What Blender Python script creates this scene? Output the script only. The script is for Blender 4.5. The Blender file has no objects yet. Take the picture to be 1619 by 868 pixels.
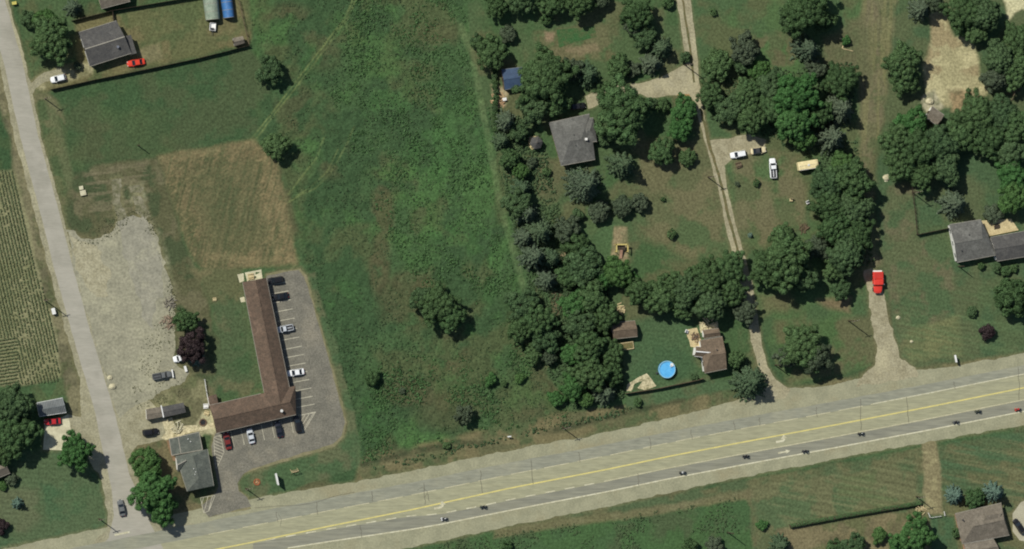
import bpy, bmesh, math, random
import numpy as np
from mathutils import Vector, Matrix, geometry

SC = bpy.context.scene
COL = SC.collection
# ------------------------------------------------------------------ camera
D = 1500.0                       # metres from the camera to the middle of the ground
TILT = math.radians(12.0)        # looks down from the west, 12 degrees off straight down
S = 5.4                          # photograph pixels per metre at the middle
CX, CY = 809.5, 434.0
st, ct = math.sin(TILT), math.cos(TILT)
CLOC = Vector((-D * st, 0, D * ct))
FW, RT, UP = Vector((st, 0, -ct)), Vector((ct, 0, st)), Vector((0, 1, 0))
cam = bpy.data.cameras.new("Camera")
camo = bpy.data.objects.new("Camera", cam)
COL.objects.link(camo)
cam.sensor_width = 36.0
cam.lens = 36.0 * D / (1619.0 / S)
cam.clip_start, cam.clip_end = 50.0, 8000.0
M = Matrix((( RT.x, UP.x, -FW.x, CLOC.x), (RT.y, UP.y, -FW.y, CLOC.y), (RT.z, UP.z, -FW.z, CLOC.z), (0, 0, 0, 1)))
camo.matrix_world = M
SC.camera = camo
# ------------------------------------------------------------------ sky, sun, exposure
SUN_EL = math.radians(47.0)
SHD = Vector((0.81, -0.586, 0)).normalized()          # the way shadows fall on the ground
w = bpy.data.worlds.new("World")
SC.world = w
w.use_nodes = True
nt = w.node_tree
bg = nt.nodes["Background"]
sky = nt.nodes.new("ShaderNodeTexSky")
sky.sky_type = 'NISHITA'
sky.sun_disc = False
sky.sun_elevation = SUN_EL
sky.sun_rotation = math.atan2(-SHD.x, -SHD.y)
nt.links.new(sky.outputs[0], bg.inputs[0])
bg.inputs[1].default_value = 0.078
sl = bpy.data.lights.new("Sun", 'SUN')
sl.energy = 4.7
sl.angle = math.radians(0.5)
sl.color = (1.0, 0.985, 0.92)
so = bpy.data.objects.new("Sun", sl)
COL.objects.link(so)
ld = Vector((SHD.x * math.cos(SUN_EL), SHD.y * math.cos(SUN_EL), -math.sin(SUN_EL)))
so.rotation_euler = ld.to_track_quat('-Z', 'Y').to_euler()
so.location = (0, 0, 200)
SC.view_settings.view_transform = 'Standard'
SC.view_settings.look = 'None'
SC.view_settings.exposure = 0.0
SC.view_settings.gamma = 1.0
SC.cycles.max_bounces = 6
SC.cycles.filter_width = 2.0

# ------------------------------------------------------------------ helpers
def P(px, py, z=0.0):
    """the point at height z that the photograph shows at pixel (px, py)"""
    d = FW * D + RT * ((px - CX) / S) + UP * ((CY - py) / S)
    s = (z - CLOC.z) / d.z
    return CLOC + d * s

def to_px(x, y):
    vx, vy, vz = x - CLOC.x, y, -CLOC.z
    dep = vx * FW.x + vz * FW.z
    return CX + (vx * RT.x + vz * RT.z) * D / dep * S, CY - vy * D / dep * S

def lin(r, g, b, k=1.0):
    f = lambda c: (c / 12.92 if c <= 0.04045 else ((c + 0.055) / 1.055) ** 2.4)
    return (f(r / 255) * k, f(g / 255) * k, f(b / 255) * k)

def tag(o, label=None, cat=None, group=None, kind=None):
    if label: o['label'] = label
    if cat: o['category'] = cat
    if group: o['group'] = group
    if kind: o['kind'] = kind
    return o

def empty(name, loc, rz=0.0, label=None, cat=None, group=None):
    o = bpy.data.objects.new(name, None)
    o.empty_display_size = 0.3
    COL.objects.link(o)
    o.location = loc
    o.rotation_euler = (0, 0, rz)
    return tag(o, label, cat, group)

def mesh_np(name, v, f, mat=None, smooth=False):
    """v: (n,3) array, f: list of faces or (m,k) array"""
    me = bpy.data.meshes.new(name)
    v = np.asarray(v, dtype=np.float32)
    if isinstance(f, np.ndarray):
        m, k = f.shape
        me.vertices.add(len(v)); me.vertices.foreach_set('co', v.ravel())
        me.loops.add(m * k); me.loops.foreach_set('vertex_index', f.astype(np.int32).ravel())
        me.polygons.add(m)
        me.polygons.foreach_set('loop_start', np.arange(0, m * k, k, dtype=np.int32))
        me.polygons.foreach_set('loop_total', np.full(m, k, dtype=np.int32))
    else:
        me.from_pydata([tuple(map(float, p)) for p in v], [], [tuple(int(i) for i in q) for q in f])
    if smooth:
        me.polygons.foreach_set('use_smooth', np.ones(len(me.polygons), dtype=bool))
    me.update(calc_edges=True)
    me.validate()
    if mat: me.materials.append(mat)
    return me

def link(name, me, parent=None, loc=None):
    o = bpy.data.objects.new(name, me)
    COL.objects.link(o)
    if parent: o.parent = parent
    if loc is not None: o.location = loc
    return o

class MB:
    """collects simple solids and links them as ONE mesh object"""
    def __init__(s): s.v, s.f = [], []
    def add(s, v, f):
        b = len(s.v); s.v += [tuple(p) for p in v]; s.f += [tuple(i + b for i in q) for q in f]; return s
    def box(s, x0, y0, z0, x1, y1, z1):
        return s.add([(x0,y0,z0),(x1,y0,z0),(x1,y1,z0),(x0,y1,z0),(x0,y0,z1),(x1,y0,z1),(x1,y1,z1),(x0,y1,z1)],
                     [(0,3,2,1),(4,5,6,7),(0,1,5,4),(1,2,6,5),(2,3,7,6),(3,0,4,7)])
    def prism(s, pts, z0, z1):
        n = len(pts)
        z0s = z0 if hasattr(z0, '__len__') else [z0] * n
        z1s = z1 if hasattr(z1, '__len__') else [z1] * n
        v = [(p[0], p[1], z0s[i]) for i, p in enumerate(pts)] + [(p[0], p[1], z1s[i]) for i, p in enumerate(pts)]
        f = [tuple(range(n - 1, -1, -1)), tuple(range(n, 2 * n))] + [(i, (i + 1) % n, n + (i + 1) % n, n + i) for i in range(n)]
        return s.add(v, f)
    def tube(s, a, b, r0, r1=None, n=8):
        r1 = r0 if r1 is None else r1
        a, b = Vector(a), Vector(b)
        q = (b - a).to_track_quat('Z', 'Y')
        v = []
        for (c, r) in ((a, r0), (b, r1)):
            for k in range(n):
                t = 2 * math.pi * k / n
                v.append(c + q @ Vector((r * math.cos(t), r * math.sin(t), 0)))
        f = [(k, (k + 1) % n, n + (k + 1) % n, n + k) for k in range(n)] + [tuple(range(n - 1, -1, -1)), tuple(range(n, 2 * n))]
        return s.add(v, f)
    def bar(s, a, b, w, h):
        """a beam of width w and height h whose underside runs from a to b"""
        a, b = Vector(a), Vector(b)
        d = (b - a); n = Vector((-d.y, d.x, 0)).normalized() * (w / 2); u = Vector((0, 0, h))
        v = [a - n, b - n, b + n, a + n, a - n + u, b - n + u, b + n + u, a + n + u]
        return s.add(v, [(0,3,2,1),(4,5,6,7),(0,1,5,4),(1,2,6,5),(2,3,7,6),(3,0,4,7)])
    def dome(s, c, rx, ry, rz, nu=10, nv=5, full=False):
        v, f = [], []
        lo = -math.pi / 2 if full else 0
        for j in range(nv + 1):
            e = lo + (math.pi / 2 - lo) * j / nv
            for i in range(nu):
                a = 2 * math.pi * i / nu
                v.append((c[0] + rx * math.cos(e) * math.cos(a), c[1] + ry * math.cos(e) * math.sin(a), c[2] + rz * math.sin(e)))
        for j in range(nv):
            for i in range(nu):
                f.append((j * nu + i, j * nu + (i + 1) % nu, (j + 1) * nu + (i + 1) % nu, (j + 1) * nu + i))
        return s.add(v, f)
    def build(s, name, mat, parent=None, bevel=0.0, smooth=False):
        me = mesh_np(name, s.v, s.f, mat, smooth)
        if bevel > 0:
            bm = bmesh.new(); bm.from_mesh(me)
            bmesh.ops.bevel(bm, geom=list(bm.edges), offset=bevel, segments=2, affect='EDGES', profile=0.5, clamp_overlap=True)
            bm.to_mesh(me); bm.free()
        return link(name, me, parent)

# numpy value noise -------------------------------------------------
_lat = np.random.RandomState(7).rand(256, 256)
def vnoise(x, y, sc, seed=0):
    x = x / sc + seed * 37.13; y = y / sc + seed * 91.7
    xi = np.floor(x).astype(int); yi = np.floor(y).astype(int)
    fx = x - xi; fy = y - yi
    fx = fx * fx * (3 - 2 * fx); fy = fy * fy * (3 - 2 * fy)
    a = _lat[xi % 256, yi % 256]; b = _lat[(xi + 1) % 256, yi % 256]
    c = _lat[xi % 256, (yi + 1) % 256]; d = _lat[(xi + 1) % 256, (yi + 1) % 256]
    return (a * (1 - fx) + b * fx) * (1 - fy) + (c * (1 - fx) + d * fx) * fy
def fbm(x, y, sc, oct=4, seed=0):
    t, amp, tot = 0, 1.0, 0
    for k in range(oct):
        t = t + amp * vnoise(x, y, sc / 2 ** k, seed + k); tot += amp; amp *= 0.55
    return t / tot
def sstep(a, b, x):
    t = np.clip((x - a) / (b - a), 0, 1)
    return t * t * (3 - 2 * t)

# ------------------------------------------------------------------ materials
def principled(name, col, rough=0.8, spec=0.3, metal=0.0):
    m = bpy.data.materials.new(name)
    m.use_nodes = True
    b = m.node_tree.nodes["Principled BSDF"]
    b.inputs['Base Color'].default_value = (*col, 1)
    b.inputs['Roughness'].default_value = rough
    b.inputs['Specular IOR Level'].default_value = spec
    b.inputs['Metallic'].default_value = metal
    return m, m.node_tree, b

def mottled(name, ca, cb, scale=0.4, cc=None, scale2=0.06, rough=0.9, bump=0.0, fine=0.25, fine_scale=2.5, spec=0.15, coord='world', metal=0.0, stretch=None, dots=None):
    """two colours mixed by broad noise, a third by very broad noise, and fine grain on top"""
    m, t, b = principled(name, ca, rough, spec, metal)
    N, L = t.nodes, t.links
    if coord == 'world':
        g = N.new("ShaderNodeNewGeometry").outputs['Position']
    else:
        g = N.new("ShaderNodeTexCoord").outputs['Object']
    if stretch:
        mp = N.new("ShaderNodeMapping")
        mp.inputs['Rotation'].default_value = (0, 0, stretch[0])
        mp.inputs['Scale'].default_value = (stretch[1], stretch[2], 1)
        L.new(g, mp.inputs['Vector']); gs = mp.outputs[0]
    else:
        gs = g
    def noise(sc, det=4, vec=g):
        n = N.new("ShaderNodeTexNoise"); n.inputs['Scale'].default_value = sc; n.inputs['Detail'].default_value = det
        n.inputs['Roughness'].default_value = 0.65
        L.new(vec, n.inputs['Vector']); return n.outputs['Fac']
    def ramp(fac, lo, hi):
        r = N.new("ShaderNodeMapRange"); r.inputs['From Min'].default_value = lo; r.inputs['From Max'].default_value = hi
        r.interpolation_type = 'SMOOTHSTEP'
        L.new(fac, r.inputs['Value']); return r.outputs[0]
    def mix(fac, a, bb, mode='MIX'):
        x = N.new("ShaderNodeMix"); x.data_type = 'RGBA'; x.blend_type = mode
        for sock, val in ((0, fac), (6, a), (7, bb)):
            if isinstance(val, (int, float)): x.inputs[sock].default_value = val
            elif isinstance(val, tuple): x.inputs[sock].default_value = (*val, 1)
            else: L.new(val, x.inputs[sock])
        return x.outputs[2]
    c = mix(ramp(noise(scale, 5, gs), 0.35, 0.65), ca, cb)
    if cc: c = mix(ramp(noise(scale2, 4), 0.5, 0.68), c, cc)
    fr = N.new("ShaderNodeMapRange"); fr.inputs['From Min'].default_value = 0.25; fr.inputs['From Max'].default_value = 0.75
    fr.inputs['To Min'].default_value = 1 - fine; fr.inputs['To Max'].default_value = 1 + fine
    L.new(noise(fine_scale, 3, gs), fr.inputs['Value'])
    vm = N.new("ShaderNodeVectorMath"); vm.operation = 'SCALE'
    L.new(c, vm.inputs[0]); L.new(fr.outputs[0], vm.inputs['Scale'])
    L.new(vm.outputs[0], b.inputs['Base Color'])
    if bump:
        bp = N.new("ShaderNodeBump"); bp.inputs['Strength'].default_value = bump; bp.inputs['Distance'].default_value = 0.15
        L.new(noise(fine_scale * 0.8, 4), bp.inputs['Height']); L.new(bp.outputs[0], b.inputs['Normal'])
    return m

def shingles(name, ca, cb, row=0.35):
    """roof shingles: rows across the slope, mottled tabs"""
    m = mottled(name, ca, cb, scale=0.9, cc=tuple(x * 1.22 for x in ca), scale2=0.35, fine=0.3, fine_scale=2.6, rough=0.9, bump=0.3)
    return m

MT = {}
MT['white_paint'] = mottled('white_paint', (0.74, 0.73, 0.69), (0.62, 0.61, 0.57), 0.8, fine=0.08)
MT['white_wall'] = mottled('white_wall', (0.72, 0.70, 0.64), (0.6, 0.58, 0.52), 0.6, fine=0.08)
MT['beige_wall'] = mottled('beige_wall', (0.5, 0.42, 0.29), (0.42, 0.35, 0.24), 0.8, fine=0.12)
MT['brick_wall'] = mottled('brick_wall', (0.4, 0.2, 0.12), (0.34, 0.24, 0.16), 2.0, fine=0.3)
MT['brown_wall'] = mottled('brown_wall', (0.14, 0.09, 0.06), (0.18, 0.12, 0.08), 1.0, fine=0.15)
MT['grey_wall'] = mottled('grey_wall', (0.33, 0.33, 0.31), (0.27, 0.27, 0.26), 1.0, fine=0.12)
MT['glass'] = principled('glass', (0.012, 0.016, 0.02), 0.08, 0.5)[0]
MT['frame'] = mottled('window_frame', (0.65, 0.64, 0.6), (0.55, 0.54, 0.5), 1.0, fine=0.06)
MT['roof_motel'] = shingles('shingles_motel', lin(96, 80, 67), lin(83, 71, 60))
MT['roof_grey'] = shingles('shingles_grey', lin(98, 97, 91), lin(86, 85, 80))
MT['roof_dark'] = shingles('shingles_dark', lin(82, 80, 76), lin(72, 71, 69))
MT['roof_green'] = shingles('shingles_green', lin(84, 88, 80), lin(75, 79, 72))
MT['roof_brown'] = shingles('shingles_brown', lin(106, 92, 76), lin(94, 82, 68))
MT['roof_taupe'] = shingles('shingles_taupe', lin(112, 104, 91), lin(100, 93, 81))
MT['roof_office'] = shingles('shingles_office', lin(92, 95, 86), lin(82, 86, 79))
MT['roof_blue'] = mottled('blue_metal_roof', lin(58, 76, 98), lin(50, 66, 88), 1.0, rough=0.5, spec=0.4, fine=0.1)
MT['tarp_blue'] = mottled('blue_tarp', lin(62, 108, 156), lin(52, 94, 140), 0.8, rough=0.5, spec=0.4, fine=0.12)
MT['canvas_green'] = mottled('grey_green_canvas', lin(136, 146, 128), lin(112, 124, 108), 0.7, fine=0.15, fine_scale=1.5)
MT['metal_roof'] = mottled('ribbed_metal_roof', lin(112, 116, 114), lin(94, 98, 97), 0.8, rough=0.55, spec=0.4, fine=0.1)
MT['gutter'] = mottled('gutter', lin(150, 145, 132), lin(135, 130, 118), 1.0, fine=0.06)
MT['wood'] = mottled('weathered_wood', lin(108, 94, 74), lin(86, 74, 58), 1.5, fine=0.3)
MT['wood_dark'] = mottled('dark_wood', lin(72, 62, 50), lin(58, 50, 42), 1.5, fine=0.3)
MT['wood_pale'] = mottled('pale_wood', lin(192, 176, 134), lin(168, 152, 114), 1.0, fine=0.2)
MT['bark'] = mottled('bark', lin(82, 70, 56), lin(62, 54, 44), 1.5, fine=0.35, coord='obj')
MT['concrete'] = mottled('pale_concrete', lin(196, 190, 160), lin(170, 164, 136), 0.5, fine=0.15)
MT['rubber'] = mottled('tyre_rubber', (0.02, 0.02, 0.021), (0.03, 0.03, 0.03), 3, fine=0.1, coord='obj')
MT['chrome'] = mottled('bright_metal', (0.55, 0.55, 0.56), (0.4, 0.4, 0.41), 3, rough=0.3, spec=0.5, metal=0.8, fine=0.1, coord='obj')
MT['dark_metal'] = mottled('dark_metal', (0.035, 0.035, 0.036), (0.05, 0.05, 0.05), 3, rough=0.45, spec=0.4, fine=0.15, coord='obj')
MT['lens'] = mottled('lamp_glass', (0.6, 0.58, 0.5), (0.5, 0.48, 0.42), 3, rough=0.2, spec=0.5, fine=0.05, coord='obj')
MT['tail'] = mottled('tail_lamp', (0.35, 0.02, 0.015), (0.28, 0.015, 0.012), 3, rough=0.25, spec=0.5, fine=0.05, coord='obj')
def paint(name, c, rough=0.32):
    k = 'paint_' + name
    if k not in MT:
        MT[k] = mottled('car_paint_' + name, c, tuple(x * 0.9 for x in c), 1.5, rough=rough, spec=0.5, fine=0.05, coord='obj')
    return MT[k]
# ================================================================== GROUND
# one sheet to the horizon; its colours are the soil, lawn, meadow, ploughland that grow where they stand
fine = 0.32
xs = np.concatenate([[-2500, -1200, -600, -300, -200], np.arange(-166, 166.01, fine), [200, 300, 600, 1200, 2500]])
ys = np.concatenate([[-2500, -1200, -600, -300, -150], np.arange(-88, 88.01, fine), [150, 300, 600, 1200, 2500]])
GX, GY = np.meshgrid(xs, ys, indexing='ij')
gx, gy = GX.ravel(), GY.ravel()
gpx, gpy = to_px(gx, gy)
# wobble so that no border is ruler straight
wob = 5.0
wx = gpx + wob * (fbm(gx, gy, 5, 4, 3) - 0.5) * 2
wy = gpy + wob * (fbm(gx, gy, 5, 4, 9) - 0.5) * 2

def sdf(poly, X, Y):
    """signed distance (negative inside) in photograph pixels"""
    p = np.array(poly, float); n = len(p)
    d = np.full(X.shape, 1e18); ins = np.zeros(X.shape, bool)
    for i in range(n):
        a, b = p[i], p[(i + 1) % n]
        e = b - a; L2 = max(e @ e, 1e-9)
        t = np.clip(((X - a[0]) * e[0] + (Y - a[1]) * e[1]) / L2, 0, 1)
        d = np.minimum(d, (X - a[0] - t * e[0]) ** 2 + (Y - a[1] - t * e[1]) ** 2)
        c = ((a[1] > Y) != (b[1] > Y))
        den = (b[1] - a[1]) if abs(b[1] - a[1]) > 1e-9 else 1e-9
        ins ^= c & (X < a[0] + (Y - a[1]) * e[0] / den)
    d = np.sqrt(d)
    return np.where(ins, -d, d)
def linedist(pts, X, Y):
    d = np.full(X.shape, 1e18)
    for (a, b) in zip(pts[:-1], pts[1:]):
        a = np.array(a, float); e = np.array(b, float) - a; L2 = e @ e
        t = np.clip(((X - a[0]) * e[0] + (Y - a[1]) * e[1]) / L2, 0, 1)
        d = np.minimum(d, (X - a[0] - t * e[0]) ** 2 + (Y - a[1] - t * e[1]) ** 2)
    return np.sqrt(d)

gc = np.zeros((len(gx), 3)); tall = np.zeros(len(gx))
def c3(*rgb): return np.array(lin(*rgb))
def blend(mask, col):
    global gc
    gc = gc * (1 - mask[:, None]) + np.asarray(col) * mask[:, None]
def region(poly, cols, feather=5, op=1.0, sc=14, seed=0, tallness=0.0, grow=0.0):
    global tall
    d = sdf(poly, wx, wy) - grow
    m = (1 - sstep(-feather, feather, d)) * op
    c = np.asarray(cols[0])[None, :] * np.ones((len(gx), 1))
    for k, cc in enumerate(cols[1:]):
        f = sstep(0.46, 0.62, fbm(gx, gy, sc, 5, seed + 11 * k))[:, None]
        c = c * (1 - f) + np.asarray(cc) * f
    gc[:] = gc * (1 - m[:, None]) + c * m[:, None]
    tall = tall * (1 - m) + tallness * m
def streaks(poly, col, ang, across, along, lo=0.5, hi=0.62, op=0.6, seed=0, feather=6):
    """long patches of another plant cover or bare soil, running along ang (degrees, in the photograph)"""
    a = math.radians(ang)
    u = gx * math.cos(a) - gy * math.sin(a); v = gx * math.sin(a) + gy * math.cos(a)
    f = sstep(lo, hi, fbm(u * across / along, v, across, 4, seed))
    m = (1 - sstep(-feather, feather, sdf(poly, wx, wy))) * f * op
    blend(m, col)
def line(pts, width, col, op=1.0, seed=0, feather=1.2):
    d = linedist(pts, gpx + 2 * (fbm(gx, gy, 2.5, 3, seed) - 0.5), gpy + 2 * (fbm(gx, gy, 2.5, 3, seed + 5) - 0.5))
    br = 0.45 + 0.55 * sstep(0.35, 0.6, fbm(gx, gy, 3, 3, seed + 3))
    blend((1 - sstep(width / 2 - feather, width / 2 + feather, d)) * op * br, col)

G_MEAD, G_BRIGHT, G_DARK = c3(56, 84, 49), c3(56, 98, 46), c3(50, 77, 46)
G_BROWN, G_DRY, G_TAN = c3(74, 76, 50), c3(88, 86, 56), c3(112, 98, 68)
G_LAWN, G_LAWN2, G_OLIVE = c3(56, 82, 54), c3(66, 86, 52), c3(72, 80, 52)
SOIL, GRAV = c3(104, 86, 66), c3(150, 142, 112)
ALL = [(-400, -400), (2100, -400), (2100, 1300), (-400, 1300)]
region(ALL, [G_MEAD, G_BROWN, G_DARK], sc=18, seed=1, tallness=0.5)
# the big meadow in the middle
MEADOW = [(395, -60), (735, -60), (742, 60), (775, 170), (800, 300), (812, 400), (835, 455), (830, 520), (890, 640), (1000, 640), (1000, 655), (570, 742), (560, 660), (485, 430), (440, 230), (395, 110)]
region(MEADOW, [G_MEAD, c3(58, 92, 48), c3(68, 82, 50), G_DARK], sc=11, seed=21, tallness=1.0, feather=6)
for k, (bx, by, br, op) in enumerate([(640, 270, 70, .75), (690, 240, 60, .7), (760, 60, 40, .6), (650, 350, 60, .7), (700, 350, 40, .6), (760, 390, 40, .5), (600, 90, 50, .5), (610, 150, 60, .5), (720, 160, 50, .5), (560, 40, 50, .4), (740, 230, 50, .55), (590, 640, 30, .5), (660, 690, 50, .6), (600, 670, 40, .5), (540, 470, 40, .4), (760, 290, 40, .5), (700, 590, 50, .3), (790, 470, 40, .45), (840, 620, 60, .35), (480, 90, 40, .4)]):
    d = np.hypot(gpx - bx, gpy - by) / br
    f = sstep(0.45, 0.6, fbm(gx, gy, 5, 5, 40 + k)) * (1 - sstep(0.5, 1.05, d)) * op * .75
    blend(f, c3(54, 98, 46) if k % 3 else c3(62, 102, 48))
for k, (bx, by, rx, ry, op) in enumerate([(605, 340, 22, 90, .7), (600, 420, 20, 60, .75), (505, 60, 60, 60, .5), (470, 180, 50, 50, .5), (455, 30, 50, 30, .5), (520, 250, 50, 40, .5), (700, 560, 50, 40, .6), (650, 620, 60, 30, .6), (880, 600, 50, 30, .5), (600, 700, 40, 30, .5), (640, 480, 50, 60, .55), (650, 445, 40, 18, .5), (720, 650, 80, 40, .45), (860, 660, 70, 22, .5), (430, 20, 40, 40, .4), (690, 60, 50, 30, .35)]):
    d = np.hypot((gpx - bx) / rx, (gpy - by) / ry)
    f = sstep(0.4, 0.56, fbm(gx, gy, 7, 5, 70 + k)) * (1 - sstep(0.5, 1.1, d)) * op
    blend(f, c3(80, 76, 52))
# field north of the motel
NWF = [(75, 145), (395, 75), (425, 110), (440, 220), (400, 232), (250, 250), (150, 262), (95, 290)]
region(NWF, [c3(50, 77, 46), c3(58, 82, 48), c3(62, 78, 49)], sc=9, seed=33, tallness=0.55)
region([(140, 195), (260, 175), (290, 235), (150, 262), (100, 250)], [c3(72, 76, 50), c3(62, 78, 48)], feather=18, op=.6, sc=8, seed=35, tallness=.4)
# wheel tracks through the meadow
for k, pts in enumerate([[(400, 216), (432, 176), (478, 116), (510, 74), (545, 30), (562, -10)], [(405, 219), (437, 178), (483, 118), (515, 76), (549, 30), (567, -10)],
                         [(452, 322), (470, 311), (500, 297), (522, 274), (545, 235), (560, 200)], [(457, 318), (485, 300), (517, 272), (535, 235)], [(455, 308), (500, 250), (512, 218)]]):
    line(pts, 2.4, c3(104, 118, 66), op=.7 if k < 2 else .5, seed=k)
# mown strip along the tree row
STRIP = [(728, 40), (746, 85), (755, 130), (762, 170), (773, 225), (787, 300), (797, 345), (812, 400), (828, 455)]
# north-west yard
YARD = [(113, 34), (290, 2), (380, -60), (400, 40), (394, 70), (80, 141), (62, 150), (50, 110), (30, -40), (113, -60)]
region(YARD, [c3(84, 88, 54), c3(72, 84, 50), c3(100, 90, 58)], sc=7, seed=44, tallness=.2)
region([(20, -40), (118, -40), (120, 100), (95, 105), (50, 128), (35, 60)], [c3(60, 84, 50), c3(72, 82, 50)], sc=6, seed=46, tallness=.15)
region([(216, 78), (252, 70), (258, 92), (225, 104)], [c3(122, 106, 74), c3(104, 96, 66)], feather=4, sc=4)
region([(45, 128), (95, 104), (150, 100), (145, 118), (85, 134), (50, 145)], [c3(140, 128, 96), c3(104, 98, 66)], feather=4, sc=4, seed=5)
# verges of the side street
EV = [(20, 60), (48, 130), (95, 160), (110, 250), (130, 330), (150, 370), (110, 372), (60, 240), (30, 110)]
region(EV, [c3(78, 86, 54), c3(92, 90, 62), c3(62, 80, 48)], sc=5, seed=50, tallness=.15)
line([(78, 158), (92, 215), (104, 262), (120, 320)], 16, c3(94, 96, 66), op=.45, seed=52, feather=4)
region([(-120, -60), (-30, -60), (8, 110), (60, 330), (118, 560), (150, 690), (120, 690), (95, 600), (60, 470), (20, 280), (-10, 150), (-120, 100)], [c3(90, 84, 62), c3(74, 80, 52), c3(110, 100, 74)], sc=5, seed=53, tallness=.1)
region([(-120, 90), (-8, 150), (16, 225), (24, 268), (-120, 262)], [c3(46, 74, 44), c3(56, 78, 46)], sc=6, seed=54, tallness=.4)
# crop field
CROP = [(-160, 262), (24, 268), (62, 430), (92, 545), (96, 605), (-160, 622)]
region(CROP, [c3(118, 114, 82), c3(108, 108, 74)], feather=3, sc=8, seed=57, tallness=0)
region([(70, 600), (100, 598), (105, 635), (55, 640), (35, 625)], [c3(56, 84, 50), c3(66, 82, 50)], sc=4, tallness=.2)
# brown plot behind the motel
PLOT = [(250, 246), (320, 236), (400, 222), (425, 246), (440, 262), (470, 415), (400, 424), (330, 432), (305, 412), (285, 350), (262, 290)]
region(PLOT, [c3(88, 83, 54), c3(76, 79, 50), c3(98, 86, 58)], sc=5, seed=60, feather=4, tallness=.1)
streaks(PLOT, c3(114, 96, 65), -76, .7, 9, .5, .62, .6, 61)
streaks(PLOT, c3(128, 106, 72), -30, .45, 2.2, .56, .68, .6, 62)
streaks(PLOT, c3(58, 70, 44), 12, .4, 2.0, .56, .68, .45, 67)
streaks(PLOT, c3(62, 74, 46), -76, .8, 12, .52, .64, .65, 63)
region([(300, 275), (400, 255), (420, 390), (330, 405)], [c3(70, 78, 50), c3(88, 86, 56)], feather=14, op=.55, sc=4, seed=66)
for k, pts in enumerate([[(255, 250), (330, 240), (400, 226)], [(415, 250), (432, 300), (452, 370), (466, 412)], [(330, 405), (400, 412), (462, 416)], [(420, 330), (438, 400)]]):
    line(pts, 12, c3(128, 108, 74), op=.42, seed=70 + k, feather=6)
# ground round the gravel lot
LOTR = [(118, 272), (150, 262), (250, 248), (262, 290), (285, 360), (302, 412), (330, 470), (344, 560), (330, 600), (300, 640), (180, 640), (150, 600), (128, 470), (108, 400), (104, 330)]
region(LOTR, [c3(78, 78, 52), c3(92, 86, 62), c3(60, 72, 46)], sc=5, seed=75, tallness=.15)
streaks([(130, 270), (232, 256), (236, 330), (180, 350), (140, 340)], c3(112, 98, 76), -8, .8, 9, .5, .62, .55, 77)
region([(176, 278), (192, 278), (196, 350), (206, 352), (240, 345), (262, 380), (276, 470), (274, 520), (262, 560), (250, 580), (228, 560), (200, 400), (182, 352)], [c3(116, 112, 88), c3(100, 98, 72), c3(84, 88, 60)], sc=3, seed=78, feather=5)
region([(204, 290), (228, 288), (232, 322), (206, 318)], [c3(124, 122, 96), c3(84, 86, 60)], sc=1.6, seed=79, feather=5, op=.8)
# motel lawn
MLAWN = [(330, 440), (384, 436), (426, 620), (330, 640), (300, 640), (338, 590), (345, 540)]
region(MLAWN, [c3(64, 82, 52), c3(82, 86, 58), c3(54, 80, 48)], sc=6, seed=82, tallness=.12)
region([(296, 424), (380, 424), (384, 440), (378, 480), (335, 480), (312, 440)], [c3(80, 84, 54), c3(102, 92, 62), c3(60, 78, 48)], sc=5, seed=83, feather=6)
region([(225, 590), (300, 588), (340, 612), (335, 690), (262, 700), (212, 690), (196, 650)], [c3(112, 106, 76), c3(84, 90, 58), c3(92, 88, 62)], sc=4, seed=84, feather=6)
region([(320, 652), (338, 648), (344, 690), (318, 694), (306, 672)], [c3(160, 150, 118), c3(140, 128, 98)], sc=2, seed=85, feather=3)
# lawns west of the side street and beside the office
SWL = [(-120, 730), (70, 708), (92, 712), (150, 740), (166, 790), (172, 826), (140, 856), (95, 880), (-120, 910)]
region(SWL, [c3(52, 84, 54), c3(58, 86, 54), c3(66, 86, 56)], sc=10, seed=90, tallness=.08, feather=3)
region([(-40, 770), (60, 770), (70, 820), (30, 850), (-40, 860)], [c3(82, 88, 62), c3(66, 84, 54)], sc=6, seed=91, feather=10, op=.7)
region([(205, 700), (262, 688), (272, 720), (285, 750), (300, 785), (322, 800), (318, 822), (250, 830), (215, 790), (203, 740)], [c3(86, 82, 56), c3(72, 82, 52), c3(98, 86, 60)], sc=4, seed=92, feather=3)
region([(318, 688), (336, 688), (342, 720), (338, 730), (322, 712)], [c3(60, 82, 48), c3(70, 82, 52)], sc=3, seed=93, feather=3)
# lawn island south of the lot
ISL = [(372, 766), (384, 748), (405, 738), (527, 702), (548, 686), (548, 655), (520, 560), (486, 430), (496, 428), (562, 650), (572, 738), (500, 762), (400, 790), (380, 786)]
region(ISL, [c3(58, 84, 52), c3(66, 86, 54), c3(78, 86, 58)], sc=7, seed=95, tallness=.08, feather=2)
# verge north of the highway
NV = [(572, 726), (800, 672), (990, 636), (1120, 612), (1200, 605), (1245, 618), (1380, 585), (1620, 545), (1760, 515), (1760, 560), (1240, 636), (1000, 672), (800, 718), (566, 760)]
region(NV, [c3(84, 84, 56), c3(68, 82, 50), c3(104, 92, 62)], sc=5, seed=100, tallness=.2, feather=6)
line([(572, 742), (640, 726), (720, 708), (800, 694), (900, 676), (1010, 652)], 12, c3(108, 98, 68), op=.4, seed=102, feather=5)
for k, pts in enumerate([[(575, 735), (625, 722), (662, 712), (730, 700), (760, 700)], [(860, 684), (930, 668), (990, 652), (1080, 632)]]):
    line(pts, 9, c3(46, 58, 38), op=.75, seed=104 + k, feather=4)
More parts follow.
